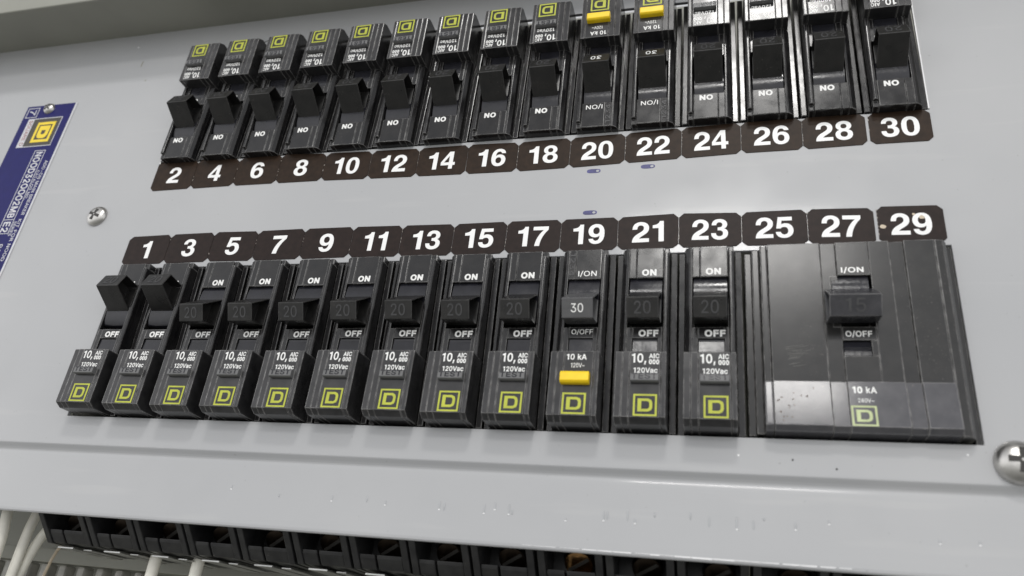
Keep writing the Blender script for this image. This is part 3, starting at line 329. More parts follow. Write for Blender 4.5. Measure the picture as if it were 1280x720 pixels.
    (2, 'O'): (533, ["261,-47 315,-42 363,-30 405,-9 445,22 474,55 501,101 518,145 529,193 533,253 530,310 518,364 499,412 471,456 441,489 402,520 362,538 318,551 267,556 213,550 171,538 132,520 91,487 63,457 35,412 15,364 4,310 0,253 5,196 15,145 34,97 62,52 92,19 123,-5 168,-29 216,-42", "249,94 225,100 204,111 189,123 173,142 160,163 152,187 146,217 143,256 146,289 152,322 161,346 176,370 189,386 207,400 243,413 267,416 309,408 325,400 345,385 360,367 372,346 381,322 388,289 390,253 388,220 382,187 371,160 359,139 345,124 327,110 309,100 288,95"]),
    (2, 'N'): (523, ["54,-40 137,-39 154,-31 165,-16 168,-1 168,248 170,254 350,-22 358,-31 368,-37 380,-40 461,-40 479,-35 492,-25 498,-13 500,-1 500,509 496,527 482,542 461,549 386,549 368,541 355,524 352,509 350,255 162,539 152,545 140,549 59,549 41,544 28,533 22,521 20,509 20,-1 22,-13 29,-26 41,-35"]),
    (2, 'F'): (410, ["54,-40 131,-39 149,-32 160,-19 165,-1 165,176 167,181 350,181 368,188 380,200 386,218 386,281 383,293 374,306 362,314 347,318 167,318 165,320 165,407 167,412 371,412 389,418 403,431 409,452 408,518 401,533 389,543 368,549 59,549 41,544 26,530 20,509 20,-1 22,-13 29,-26 41,-35"]),
    (2, 'I'): (185, ["20,-40 165,-40 165,549 20,549"]),
    (2, '/'): (249, ["8,-116 82,-114 100,-104 109,-89 274,523 275,538 269,553 259,565 247,571 235,573 169,572 151,563 141,547 -25,-68 -25,-83 -20,-98 -8,-110"]),
}
_tcache = {}
def glyphs(s, bold, spacing=1.0):
    """filled letter outlines (1000 units to the em) in three weights"""
    lev = 3 if bold >= 0.04 else 2 if bold >= 0.03 else 1 if bold >= 0.012 else 0
    k = (s, lev, spacing)
    if k in _tcache: return _tcache[k]
    cu = bpy.data.curves.new('t', 'CURVE'); cu.dimensions = '2D'; cu.fill_mode = 'FRONT'
    x = 0.0
    for ch in s:
        if ch == ' ': x += 0.22; continue
        lv = lev if (lev, ch) in GLYPH else 1
        adv, spl = GLYPH[(lv, ch)]
        for sp in spl:
            pts = [tuple(map(int, q.split(','))) for q in sp.split()]
            c = cu.splines.new('POLY'); c.points.add(len(pts) - 1); c.use_cyclic_u = True
            for p, (px, py) in zip(c.points, pts): p.co = (x + px / 1000, py / 1000, 0, 1)
        x += (adv / 1000 + (0.0, 0.018, 0.045, 0.0)[lev]) * spacing
    o = bpy.data.objects.new('t', cu); C.objects.link(o)
    dg = bpy.context.evaluated_depsgraph_get(); dg.update()
    me = bpy.data.meshes.new_from_object(o.evaluated_get(dg))
    vs = [v.co.copy() for v in me.vertices]; fs = [tuple(p.vertices) for p in me.polygons]
    bpy.data.objects.remove(o); bpy.data.curves.remove(cu); bpy.data.meshes.remove(me)
    x0 = min(v.x for v in vs); x1 = max(v.x for v in vs); y0 = min(v.y for v in vs); y1 = max(v.y for v in vs)
    _tcache[k] = (vs, fs, x0, x1, y0, y1); return _tcache[k]
def txt(mb, s, x0, x1, v0, v1, h, thick=0.05, bold=0.02, rot=0, spacing=1.0, hslope=0.0, keep=False, slant=0.0):
    """fills the box x0..x1, v0 (top)..v1 (bottom); rot: 0, 90 (reads downwards), 180; hslope: dh per mm of v"""
    vs, fs, a0, a1, b0, b1 = glyphs(s, bold, spacing)
    cx, cv = (x0 + x1) / 2, (v0 + v1) / 2; wd, ht = x1 - x0, v1 - v0
    if rot == 90: wd, ht = ht, wd
    sx_ = wd / (a1 - a0); sy_ = ht / (b1 - b0)
    if keep: sx_ = sy_ * keep
    b = bmesh.new(); nv = []
    for v in vs:
        lx = (v.x - (a0 + a1) / 2) * sx_; ly = (v.y - (b0 + b1) / 2) * sy_
        lx += slant * ly
        if rot == 180: lx, ly = -lx, -ly
        if rot == 90: lx, ly = ly, -lx
        vv = cv - ly
        nv.append(b.verts.new(W(cx + lx, vv, h + hslope * (vv - v0) + thick)))
    for f in fs:
        try: b.faces.new([nv[i] for i in f])
        except ValueError: pass
    for f in b.faces:
        f.normal_update()
        if f.normal.y > 0: f.normal_flip()
    r = bmesh.ops.extrude_face_region(b, geom=b.faces[:])
    ex = [g for g in r['geom'] if isinstance(g, bmesh.types.BMVert)]
    # the extruded copy becomes the base, sunk into the surface
    bmesh.ops.translate(b, verts=ex, vec=Vector((0, (thick + 0.05) * S, 0)))
    bmesh.ops.recalc_face_normals(b, faces=b.faces)
    mb.merge(b)
def ring(mb, outer, inner, h0, h1, hs=0.0, vref=0.0):
    """flat ring between two matching outlines (x, v)"""
    b = bmesh.new(); n = len(outer)
    def lay(pts, h): return [b.verts.new(W(x, v, h + hs * (v - vref))) for x, v in pts]
    ot, it, ob, ib = lay(outer, h1), lay(inner, h1), lay(outer, h0), lay(inner, h0)
    for i in range(n):
        j = (i + 1) % n
        b.faces.new((ot[i], ot[j], it[j], it[i])); b.faces.new((ob[i], ot[i], ot[j], ob[j])) ; b.faces.new((it[i], it[j], ib[j], ib[i]))
    bmesh.ops.recalc_face_normals(b, faces=b.faces); mb.merge(b)
def square_d(mb, x0, x1, v0, v1, h, hs=0.0, t=0.08):
    """square outline with a slab-serif D ring inside"""
    wd, ht = x1 - x0, v1 - v0
    def P(u, q): return (x0 + u * wd, v0 + q * ht)
    sq = lambda d: [P(d, d), P(1 - d, d), P(1 - d, 1 - d), P(d, 1 - d)]
    ring(mb, sq(0), sq(t), h - 0.05, h + 0.05, hs, v0)
    D = [(0.19, 0.205), (0.63, 0.205), (0.765, 0.27), (0.81, 0.39), (0.81, 0.61), (0.765, 0.73), (0.63, 0.795), (0.19, 0.795)]
    I = [(0.35, 0.32), (0.595, 0.32), (0.655, 0.355), (0.685, 0.42), (0.685, 0.58), (0.655, 0.645), (0.595, 0.68), (0.35, 0.68)]
    if t > 0.1: I = [(0.5 + (a - 0.5) * 0.62, 0.5 + (b - 0.5) * 0.62) for a, b in I]
    ring(mb, [P(a, b) for a, b in D], [P(a, b) for a, b in I], h - 0.05, h + 0.05, hs, v0)
    # slab notches at the left are black cuts between the serifs
    return mb
def tube(mb, pts, r, seg=12):
    b = bmesh.new(); rings = []
    pts = [Vector(p) * S for p in pts]
    # smooth path
    dense = []
    for i in range(len(pts) - 1):
        p0 = pts[max(i - 1, 0)]; p1 = pts[i]; p2 = pts[i + 1]; p3 = pts[min(i + 2, len(pts) - 1)]
        for k in range(8):
            t = k / 8; dense.append(0.5 * ((2 * p1) + (p2 - p0) * t + (2 * p0 - 5 * p1 + 4 * p2 - p3) * t * t + (-p0 + 3 * p1 - 3 * p2 + p3) * t ** 3))
    dense.append(pts[-1])
    for i, p in enumerate(dense):
        d = (dense[min(i + 1, len(dense) - 1)] - dense[max(i - 1, 0)]).normalized()
        u = d.cross(Vector((0, 1, 0.01))).normalized(); q = d.cross(u)
        rings.append([b.verts.new(p + (u * math.cos(2 * math.pi * k / seg) + q * math.sin(2 * math.pi * k / seg)) * r * S) for k in range(seg)])
    for a, c in zip(rings, rings[1:]):
        for k in range(seg): b.faces.new((a[k], a[(k + 1) % seg], c[(k + 1) % seg], c[k]))
    b.faces.new(rings[0]); b.faces.new(list(reversed(rings[-1])))
    bmesh.ops.recalc_face_normals(b, faces=b.faces); mb.merge(b); return mb

# ------------------------------------------------------------------ the panel cover (deadfront), one folded sheet with two openings
OP_L, OP_R = 0.3, 285.7
EV0, EV1 = 35.75, 93.7        # upper opening, z
OD0, OD1 = -71.3, -13.1       # lower opening, z
def cover():
    b = bmesh.new()
    # profile down the sheet: (z, h) with the folded lower lip
    prof = [(126, 0), (112, 0), (EV1, 0), (EV0, 0), (OD1, 0), (OD0, 0), (-80.6, 0), (-81.2, -0.028), (-81.5, -0.174), (-82.6, -1.097), (-83.2, -1.502), (-83.6, -1.648), (-83.8, -1.676), (-83.95, -1.671), (-84.2, -1.644), (-84.65, -1.579), (-85.0, -1.537), (-85.6, -1.48), (-86.6, -1.406), (-88, -1.323), (-92, -1.142), (-97, -0.967), (-101.5, -0.81), (-103.2, -0.78), (-103.9, -0.891), (-104.3, -1.227)]
    xs = [-190, OP_L, OP_R, 345]
    g = [[b.verts.new(Vector((x, -h, z)) * S) for x in xs] for z, h in prof]
    for i in range(len(prof) - 1):
        for j in range(3):
            zt, zb = prof[i][0], prof[i + 1][0]
            if j == 1 and ((zt <= EV1 and zb >= EV0) or (zt <= OD1 and zb >= OD0)): continue
            b.faces.new((g[i][j], g[i + 1][j], g[i + 1][j + 1], g[i][j + 1]))
    bmesh.ops.recalc_face_normals(b, faces=b.faces)
    if sum(f.normal.y for f in b.faces) > 0: bmesh.ops.reverse_faces(b, faces=b.faces)
    r = bmesh.ops.extrude_face_region(b, geom=b.faces[:])
    bmesh.ops.translate(b, verts=[q for q in r['geom'] if isinstance(q, bmesh.types.BMVert)], vec=Vector((0, 1.4 * S, 0)))
    bmesh.ops.recalc_face_normals(b, faces=b.faces)
    ed = [e for e in b.edges if len(e.link_faces) == 2 and e.calc_face_angle() > 1.2]
    bmesh.ops.bevel(b, geom=ed, offset=0.22 * S, segments=2, profile=0.5, affect='EDGES')
    me = bpy.data.meshes.new('deadfront_cover'); b.to_mesh(me); b.free()
    o = link('deadfront_cover', me, M['paint'])
    return tag(o, 'flat grey painted steel panel cover with two long breaker openings and a folded lower lip', 'panel cover')
COVER = cover()
def lip_h(z):
    P_ = [(-84.65, -1.579), (-85.0, -1.537), (-85.6, -1.48), (-86.6, -1.406), (-88, -1.323), (-92, -1.142), (-97, -0.967), (-101.5, -0.81), (-103.2, -0.78)]
    for (a, ha), (b_, hb) in zip(P_, P_[1:]):
        if a >= z >= b_: return ha + (hb - ha) * (a - z) / (a - b_)
    return 0
# dings and drips on the lip
for i, (x, z, ln, wh) in enumerate([(72.5, -92.4, 1.2, 1), (89.9, -94, 1, 0), (107.9, -94, 1.6, 1), (119.4, -93.6, 1.6, 0), (125.5, -94.4, 1.2, 1), (142.5, -94.2, 2.2, 1), (144.0, -94.4, 2.0, 0), (156.1, -94.3, 2.6, 1), (159.2, -93.4, 2.0, 1),
        (163.4, -94.2, 2.6, 1), (164.4, -94.8, 1.2, 0), (179.8, -95.8, .8, 1), (190.3, -94.3, 2.6, 1), (191.3, -94.1, 2.0, 0), (196.8, -93.6, 2.8, 0), (198.8, -95.2, 1.2, 1), (204, -93.2, 1.2, 0), (213.4, -93.0, 1.6, 0), (218.2, -94.2, 2.4, 0),
        (225.2, -94.2, 3.0, 2), (229.4, -94.3, 2.0, 0), (239.7, -94.0, 1.8, 2), (247.8, -92.5, 1.0, 1), (232, -92.6, .8, 0), (272.8, -95.6, 1, 1), (281.6, -95.4, 1, 1)]):
    mb = MB()
    bb = bmesh.new(); bmesh.ops.create_uvsphere(bb, u_segments=10, v_segments=8, radius=1)
    bmesh.ops.transform(bb, matrix=Matrix.Translation(Vector((x, -lip_h(z) + 0.02, z)) * S) @ Matrix.Diagonal((0.30 * S, 0.24 * S, ln / 2 * S * 1.25, 1)), verts=bb.verts); mb.merge(bb)
    mb.build('paint_drip', M['chip'], COVER, smooth=True)
    if wh:
        mb = MB(); bb = bmesh.new(); bmesh.ops.create_uvsphere(bb, u_segments=10, v_segments=8, radius=1)
        zz = z - ln / 2
        bmesh.ops.transform(bb, matrix=Matrix.Translation(Vector((x, -lip_h(zz) - 0.03, zz)) * S) @ Matrix.Diagonal((0.30 * S, 0.16 * S, 0.26 * S, 1)), verts=bb.verts); mb.merge(bb)
        mb.build('paint_chip', M['chipwhite'], COVER, smooth=True)
for x, z, m_ in ((239.8, -77, 'speck'), (281.6, -74.0, 'chipwhite'), (250.5, -79, 'speck'), (226, -76.3, 'chipwhite'), (322, 66, 'chipwhite'), (-36.2, 104, 'chipwhite')):
    mb = MB(); mb.along_h([(x + 0.3 * math.cos(k) * (1.8 if x < 0 else 1), -z + 0.3 * math.sin(k)) for k in [i * math.pi / 4 for i in range(8)]], -0.05, 0.05)
    mb.build('paint_chip' if m_ != 'speck' else 'dark_speck', M[m_], COVER)
for x, z, ln in ((-30.1, 93.3, 3.2), (-24.5, 83, 0.8)):
    mb = MB(); mb.along_h([(x - .35, -z - ln / 2), (x + .45, -z - ln / 2), (x + .2, -z + ln / 2), (x - .5, -z + ln / 2)], -0.05, 0.03)
    mb.build('scuff_mark', M['box'], COVER)
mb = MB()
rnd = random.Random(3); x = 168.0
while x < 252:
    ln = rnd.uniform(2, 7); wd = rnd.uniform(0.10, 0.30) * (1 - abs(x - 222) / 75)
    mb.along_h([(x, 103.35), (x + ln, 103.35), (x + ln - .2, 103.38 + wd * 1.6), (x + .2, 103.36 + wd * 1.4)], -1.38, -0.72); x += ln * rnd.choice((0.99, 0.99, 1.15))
mb.build('lit_bare_edge', M['chipwhite'], COVER)  # highlight along the lip's raw edge, put in as near-white strips
mb = MB(); mb.along_h([(OP_R - 0.28, -EV1 + 0.5), (OP_R + 0.12, -EV1 + 0.5), (OP_R + 0.12, -EV0 - 0.3), (OP_R - 0.28, -EV0 - 0.3)], -0.6, 0.32); mb.build('lit_bare_edge', M['chipwhite'], COVER)
# thin hair-like scratch beside the upper row
mb = MB(); mb.along_h([(28.2, -97.0), (34.0, -99.2), (38.4, -99.8), (38.6, -99.4), (34.2, -98.8), (28.4, -96.6)], -0.05, 0.05); mb.build('scratch', M['speck'], COVER)
# three oval marks in blue ink
for x, z in ((180.9, 19.7), (199.1, 20.3), (180.6, 3.1)):
    n_ = 20; mb = MB()
    mb.along_h([(x + 2.35 * math.copysign(abs(math.cos(a)) ** .6, math.cos(a)), -z + 0.85 * math.copysign(abs(math.sin(a)) ** .7, math.sin(a))) for a in [2 * math.pi * k / n_ for k in range(n_)]], -0.05, 0.03)
    ink = mb.build('ink_mark', M['ink'], COVER)
    mb = MB(); mb.along_h([(x + 1.35 + 0.55 * math.cos(a), -z + 0.42 * math.sin(a)) for a in [2 * math.pi * k / 12 for k in range(12)]], -0.05, 0.06)
    mb.build('ink_gap', M['chip'], ink)

# ------------------------------------------------------------------ enclosure around the cover
mb = MB(); mb.along_x([(-190, -4), (-111.6, -4), (-111.6, 0.4), (-108.6, 25.0), (-190, 25.0)], -300, 420, 0.8, 3)
tag(mb.build('enclosure_trim', M['box']), 'grey metal rim of the enclosure overhanging the top edge of the panel cover', 'enclosure rim')
mb = MB()
mb.box(-300, 420, -186, 240, -92, -90, 0); mb.box(-300, -298, -186, 240, -89.9, -6, 0); mb.box(418, 420, -186, 240, -89.9, -6, 0); mb.box(-297.9, 417.9, 238, 240, -89.9, -6, 0)
tag(mb.build('enclosure_box', M['box']), 'grey metal back box of the panel, seen in the wiring space below the cover', 'enclosure')

# ------------------------------------------------------------------ breakers
PITCH = 19.05
TIP = [(14.9, 3.0), (21.25, 12.75), (26.75, 10.15), (25.6, 3.0)]       # handle thrown to OFF, (v, h)
VC = 17.45
def mirror(poly): return [(2 * VC - v, h) for v, h in poly][::-1]
def handle_mesh(on, xl, xr, hole=True, wide=0):
    mb = MB(); poly = mirror(TIP) if on else TIP
    b = mb.prism([W(xl - 9.525, v, h) for v, h in poly], [W(xr - 9.525, v, h) for v, h in poly], 0.35, 3)
    if hole:
        for sgn in (1, -1):
            f = max((f for f in b.faces if f.normal.x * sgn > 0.95), key=lambda f: f.calc_area())
            bmesh.ops.inset_region(b, faces=[f], thickness=0.95 * S)
            for v in f.verts: v.co.x -= sgn * 3.6 * S
    mb.merge(b)
    # rocker drum the lever stands on
    cv, chh, rr = (15.2 if not on else 2 * VC - 15.2), -9.4, 13.0
    arc = [(cv + rr * math.sin(a), chh + rr * math.cos(a)) for a in [R(-24 + 66 * k / 24) for k in range(25)]]
    if on: arc = [(2 * cv - v, h) for v, h in arc][::-1]
    dr = MB(); dr.along_x([(v, h) for v, h in arc] + ([(cv + 8.0, -4.5), (cv - 5.5, -4.5)] if not on else [(cv + 5.5, -4.5), (cv - 8.0, -4.5)]), 4.75 + wide - 9.525, 14.55 + wide - 9.525, 0.1, 1)
    return mb, dr
def slopeh(v): return 8.6 + (v - 36.5) * 0.0078

def add_handle(root, on, xl, xr, number, white=False, wide=0.0, mat='handle'):
    mb, dr = handle_mesh(on, xl, xr, wide=wide)
    ho = mb.build('handle', M['greyhandle'] if white == 'grey' else M[mat], root)
    dr.build('handle_drum', M['gloss'], ho, smooth=True)
    # digits on the tip face: built flat, then laid onto the slanted tip
    mb = MB(); wd = min(5.2, (xr - xl) * 0.52)
    if white: wd = 3.7
    hh = 1.35 if white else 1.9
    txt(mb, number, -wd / 2, wd / 2, -hh, hh, 0, 0.10, 0.008)
    o = mb.build('handle_number', M['white'] if white else M['emboss'], ho)
    (va, ha), (vb, hb) = (TIP[1], TIP[2])
    ang = math.atan2(ha - hb, vb - va)                 # tilt of the tip face
    cv, ch = (va + vb) / 2, (ha + hb) / 2
    if on: cv = 2 * VC - cv
    o.location = W((xl + xr) / 2 - 9.525, cv, ch)
    o.rotation_euler = (ang if not on else -ang, 0, 0)
    return ho

def terminal(root, dx=0.0, spark=False):
    mb = MB(); X = lambda x: x - 9.525 + dx
    side = [(60, -2.6), (91.0, -2.6), (99.3, -10.9), (99.8, -46), (60, -46)]
    mb.along_x(side, X(0.45), X(2.5), 0.25, 2); mb.along_x(side, X(16.5), X(18.6), 0.25, 2)
    mb.along_x([(60, -17), (99.2, -17), (99.2, -45.5), (60, -45.5)], X(2.51), X(16.49), 0)
    led = [(95.2, -7.8), (96.2, -8.3), (99.0, -11.2), (99.3, -16.8), (95.4, -16.8)]
    mb.along_x(led, X(2.6), X(7.6), 0.3, 2); mb.along_x(led, X(8.3), X(16.3), 0.3, 2)
    o = mb.build('terminal_end', M['deepblack'], root)
    mb = MB(); n_ = Vector((0, 0.75, 0.66))
    bb = bmesh.new(); bmesh.ops.create_cone(bb, cap_ends=True, segments=24, radius1=4.4 * S, radius2=4.0 * S, depth=1.6 * S)
    q = Vector((0, 0, 1)).rotation_difference(Vector((0, -0.72, -0.69)))
    bmesh.ops.transform(bb, matrix=Matrix.Translation(W(X(11.0), 92.6, -11.2)) @ q.to_matrix().to_4x4(), verts=bb.verts); mb.merge(bb)
    sc_ = mb.build('terminal_screw', M['brassglint'] if spark else M['brass'], o)
    mb = MB(); bb = bmesh.new(); bmesh.ops.create_cube(bb, size=1)
    bmesh.ops.transform(bb, matrix=Matrix.Translation(W(X(11.0), 92.9, -10.75)) @ q.to_matrix().to_4x4() @ Matrix.Rotation(0.6, 4, 'Z') @ Matrix.Diagonal((7 * S, 1.0 * S, 0.9 * S, 1)), verts=bb.verts); mb.merge(bb)
    mb.merge(bmesh.new())
    so = mb.build('terminal_slot', M['slot'], o)
    mb = MB(); mb.box(X(3.2), X(9.6), 99.9, 100.5, -38, -13, 0.15); mb.box(X(11.2), X(14.6), 99.9, 100.4, -34, -16, 0.15)
    mb.build('terminal_clip', M['zinc'], o)

def body(root, lx=0.0):
    mb = MB(); X = lambda x: x - 9.525 + lx
    # deep case: narrow dark side flanges flush with the panel, the raised column on top
    mb.along_x([(0.5, -30), (0.5, 0.2), (57.4, -2.2), (57.4, -30)], X(0.35), X(2.1), 0.2); mb.along_x([(0.5, -30), (0.5, 0.7), (57.4, -1.7), (57.4, -30)], X(16.8), X(18.7), 0.3)
    mb.along_v([(X(2.0), -29), (X(2.0), 1.2), (X(2.5), 2.6), (X(3.7), 3.55), (X(4.42), 3.6), (X(4.42), -29)], 0.05, 36.6, 0.18)          # left wall, chamfered
    mb.along_v([(X(14.86), -29), (X(14.86), 4.1), (X(15.2), 4.7), (X(16.1), 4.7), (X(16.6), 4.2), (X(16.75), -29)], 2.2, 36.6, 0.35, 3)     # right rib with rounded end
    mb.box(X(14.86), X(16.6), 0.05, 2.4, -29, 3.5, 0.4)
    mb.box(X(4.47), X(6.58), 0.05, 10.4, -20, 3.72, 0.25); mb.box(X(6.66), X(14.8), 0.05, 10.5, -20, 3.8, 0.35, 3)                          # plate beside the ON mark
    mb.box(X(4.47), X(6.1), 26.9, 36.6, -20, 3.68, 0.2); mb.box(X(6.17), X(13.5), 26.85, 30.4, -20, 3.8, 0.22)
    mb.box(X(13.56), X(14.8), 26.85, 36.6, -20, 3.8, 0.2)
    mb.box(X(4.47), X(14.8), 10.55, 26.8, -20, -5, 0)                                                                                        # slot floor
    return mb.build('body', M['black'], root)

def block(root, lx=0.0):
    mb = MB(); X = lambda x: x - 9.525 + lx
    def strip(x0, x1, dh=0.0, bev=0.2):
        mb.along_x([(36.55, -25), (36.55, 8.6 + dh), (55.9, 8.75 + dh), (57.35, 6.2 + dh), (57.5, -25)], X(x0), X(x1), bev)
    strip(2.3, 4.32, -0.12, 0.3); strip(4.38, 6.36, 0); strip(6.43, 14.98, 0.03, 0.22); strip(15.04, 16.6, 0, 0.4)
    return mb.build('test_block', M['block'], root)

def breaker(root, number, on, kind='test', lower=True):
    X = lambda x: x - 9.525
    bo = body(root); bk = block(root)
    mb = MB(); mb.along_x([(30.45, 3.05), (31.2, 3.02), (34.2, 3.22), (36.5, 3.44), (36.5, -8), (30.45, -8)], X(6.2), X(13.46), 0.10)
    mb.build('trip_window', M['gloss'] , bo)
    add_handle(root, on, 5.05 if kind == 'test' else 4.9, 14.3, number, white=('grey' if lower else True) if kind != 'test' else False)
    hs = 0.0078
    mb = MB()
    if kind == 'test':
        txt(mb, 'ON', X(8.35), X(12.75), 7.55, 9.8, 3.8, 0.03, 0.035)
    else:
        txt(mb, 'I/ON', X(7.6), X(13.4), 7.6, 9.75, 3.8, 0.03, 0.006)
    mb.build('on_marking', M['white'], bo)
    if kind != 'test':
        mb = MB(); txt(mb, '1234', X(4.75), X(6.35), 1.2, 9.3, 3.72, 0.12, 0.0, rot=90); mb.build('date_code', M['emboss'], bo)
    mb = MB()
    if kind == 'test':
        txt(mb, 'OFF', X(7.95), X(13.8), 27.75, 29.95, 3.8, 0.03, 0.035)
    else:
        txt(mb, 'O/OFF', X(6.9), X(13.4), 27.5, 29.4, 3.8, 0.03, 0.006)
    mb.build('off_marking', M['white'], bo)
    mb = MB(); h0 = slopeh(37.2) + 0.03
    if kind == 'test':
        txt(mb, '10,', X(6.9), X(11.0), 37.2, 40.6, h0, 0.03, 0.02, hslope=hs)
        txt(mb, 'AIC', X(11.75), X(14.6), 37.2, 38.75, h0, 0.03, 0.03, hslope=hs); txt(mb, '000', X(11.75), X(14.6), 39.0, 40.5, slopeh(39.0) + .03, 0.03, 0.03, hslope=hs)
        txt(mb, '120Vac', X(7.5), X(14.2), 41.5, 43.1, slopeh(41.5) + .03, 0.03, 0.02, hslope=hs)
    else:
        txt(mb, '10 kA', X(7.1), X(13.0), 37.5, 39.3, h0, 0.03, 0.012, hslope=hs); txt(mb, '120V~', X(8.5), X(12.5), 40.3, 41.7, slopeh(40.3) + .03, 0.03, 0.004, hslope=hs)
    mb.build('rating_print', M['white'], bk)
    if kind == 'test':
        mb = MB(); mb.along_x([(43.65, 7), (43.65, 10.25), (45.75, 10.35), (46.05, 9.9), (46.15, 7)], X(6.85), X(14.65), 0.18)
        bt = mb.build('test_button', M['button'], bk)
        mb = MB(); txt(mb, 'TEST', X(7.15), X(14.3), 43.75, 45.45, 10.26, 0.06, 0.012, hslope=0.047); mb.build('test_lettering', M['gloss'], bt)
    else:
        mb = MB(); mb.along_x([(43.3, 7), (43.35, 10.3), (43.9, 10.9), (46.3, 10.9), (46.9, 10.2), (47.0, 7)], X(5.9), X(14.3), 0.35, 3)
        mb.build('test_button', M['yellowbtn'], bk)
    mb = MB(); xa, xb = (7.75, 14.25) if kind == 'test' else (6.7, 13.5)
    square_d(mb, X(xa), X(xb), 49.35, 55.65, slopeh(49.35) + 0.03, hs)
    mb.build('square_logo', M['lime'], bk)

# prototypes, then copies (thing, parts and sub-parts)
def copy_tree(o, parent=None):
    c = o.copy(); C.objects.link(c)
    if parent: c.parent = parent
    for ch in o.children: copy_tree(ch, c)
    return c
def odd_loc(i): return Vector((PITCH * i + 9.525, 0, -13.2)) * S
def even_loc(i): return Vector((0.35 + 19.03 * i + 9.525, 0, 35.7)) * S
GRP_O, GRP_E = 'breakers in the lower row', 'breakers in the upper row'
protos = {}
def get(kind, on, num, lower):
    """a breaker of that kind: the first one is built, later ones are copied from it"""
    k = (kind, on, num, lower)
    if k not in protos:
        r = empty('circuit_breaker', (0, 0, 0), 'x', 'circuit breaker')
        breaker(r, num, on, kind, lower)
        if lower: terminal(r, spark=(kind != 'test'))
        protos[k] = r; return r
    return copy_tree(protos[k])
odd_desc = {1: ('20', True, 'test'), 3: ('20', True, 'test'), 19: ('30', False, 'std')}
for i in range(12):
    n = 2 * i + 1
    num, on, kind = odd_desc.get(n, ('20', False, 'test'))
    r = get(kind, on, num, True)
    r.location = odd_loc(i) + Vector((random.uniform(-.12, .12), random.uniform(-.15, .1), random.uniform(-.15, .15))) * S
    st = 'handle pushed up to ON' if on else 'handle down at OFF'
    r['label'] = (f'black single breaker under the sticker {n}, {st}, yellow test button' if kind == 'std' else f'black single breaker under the sticker {n}, {st}, dark test button')
    r['group'] = GRP_O
for i in range(15):
    n = 2 * i + 2
    kind = 'std' if n in (20, 22) else 'test'
    num = '30' if n in (20, 22) else '20'
    r = get(kind, False, num, False)
    r.location = even_loc(i) + Vector((random.uniform(-.12, .12), random.uniform(-.15, .1), random.uniform(-.2, .1))) * S
    r.rotation_euler = (0, math.pi, 0)
    bt = 'yellow test button' if kind == 'std' else 'dark test button'
    r['label'] = f'black upside-down breaker above the sticker {n}, handle tilted up, {bt}'
    r['group'] = GRP_E

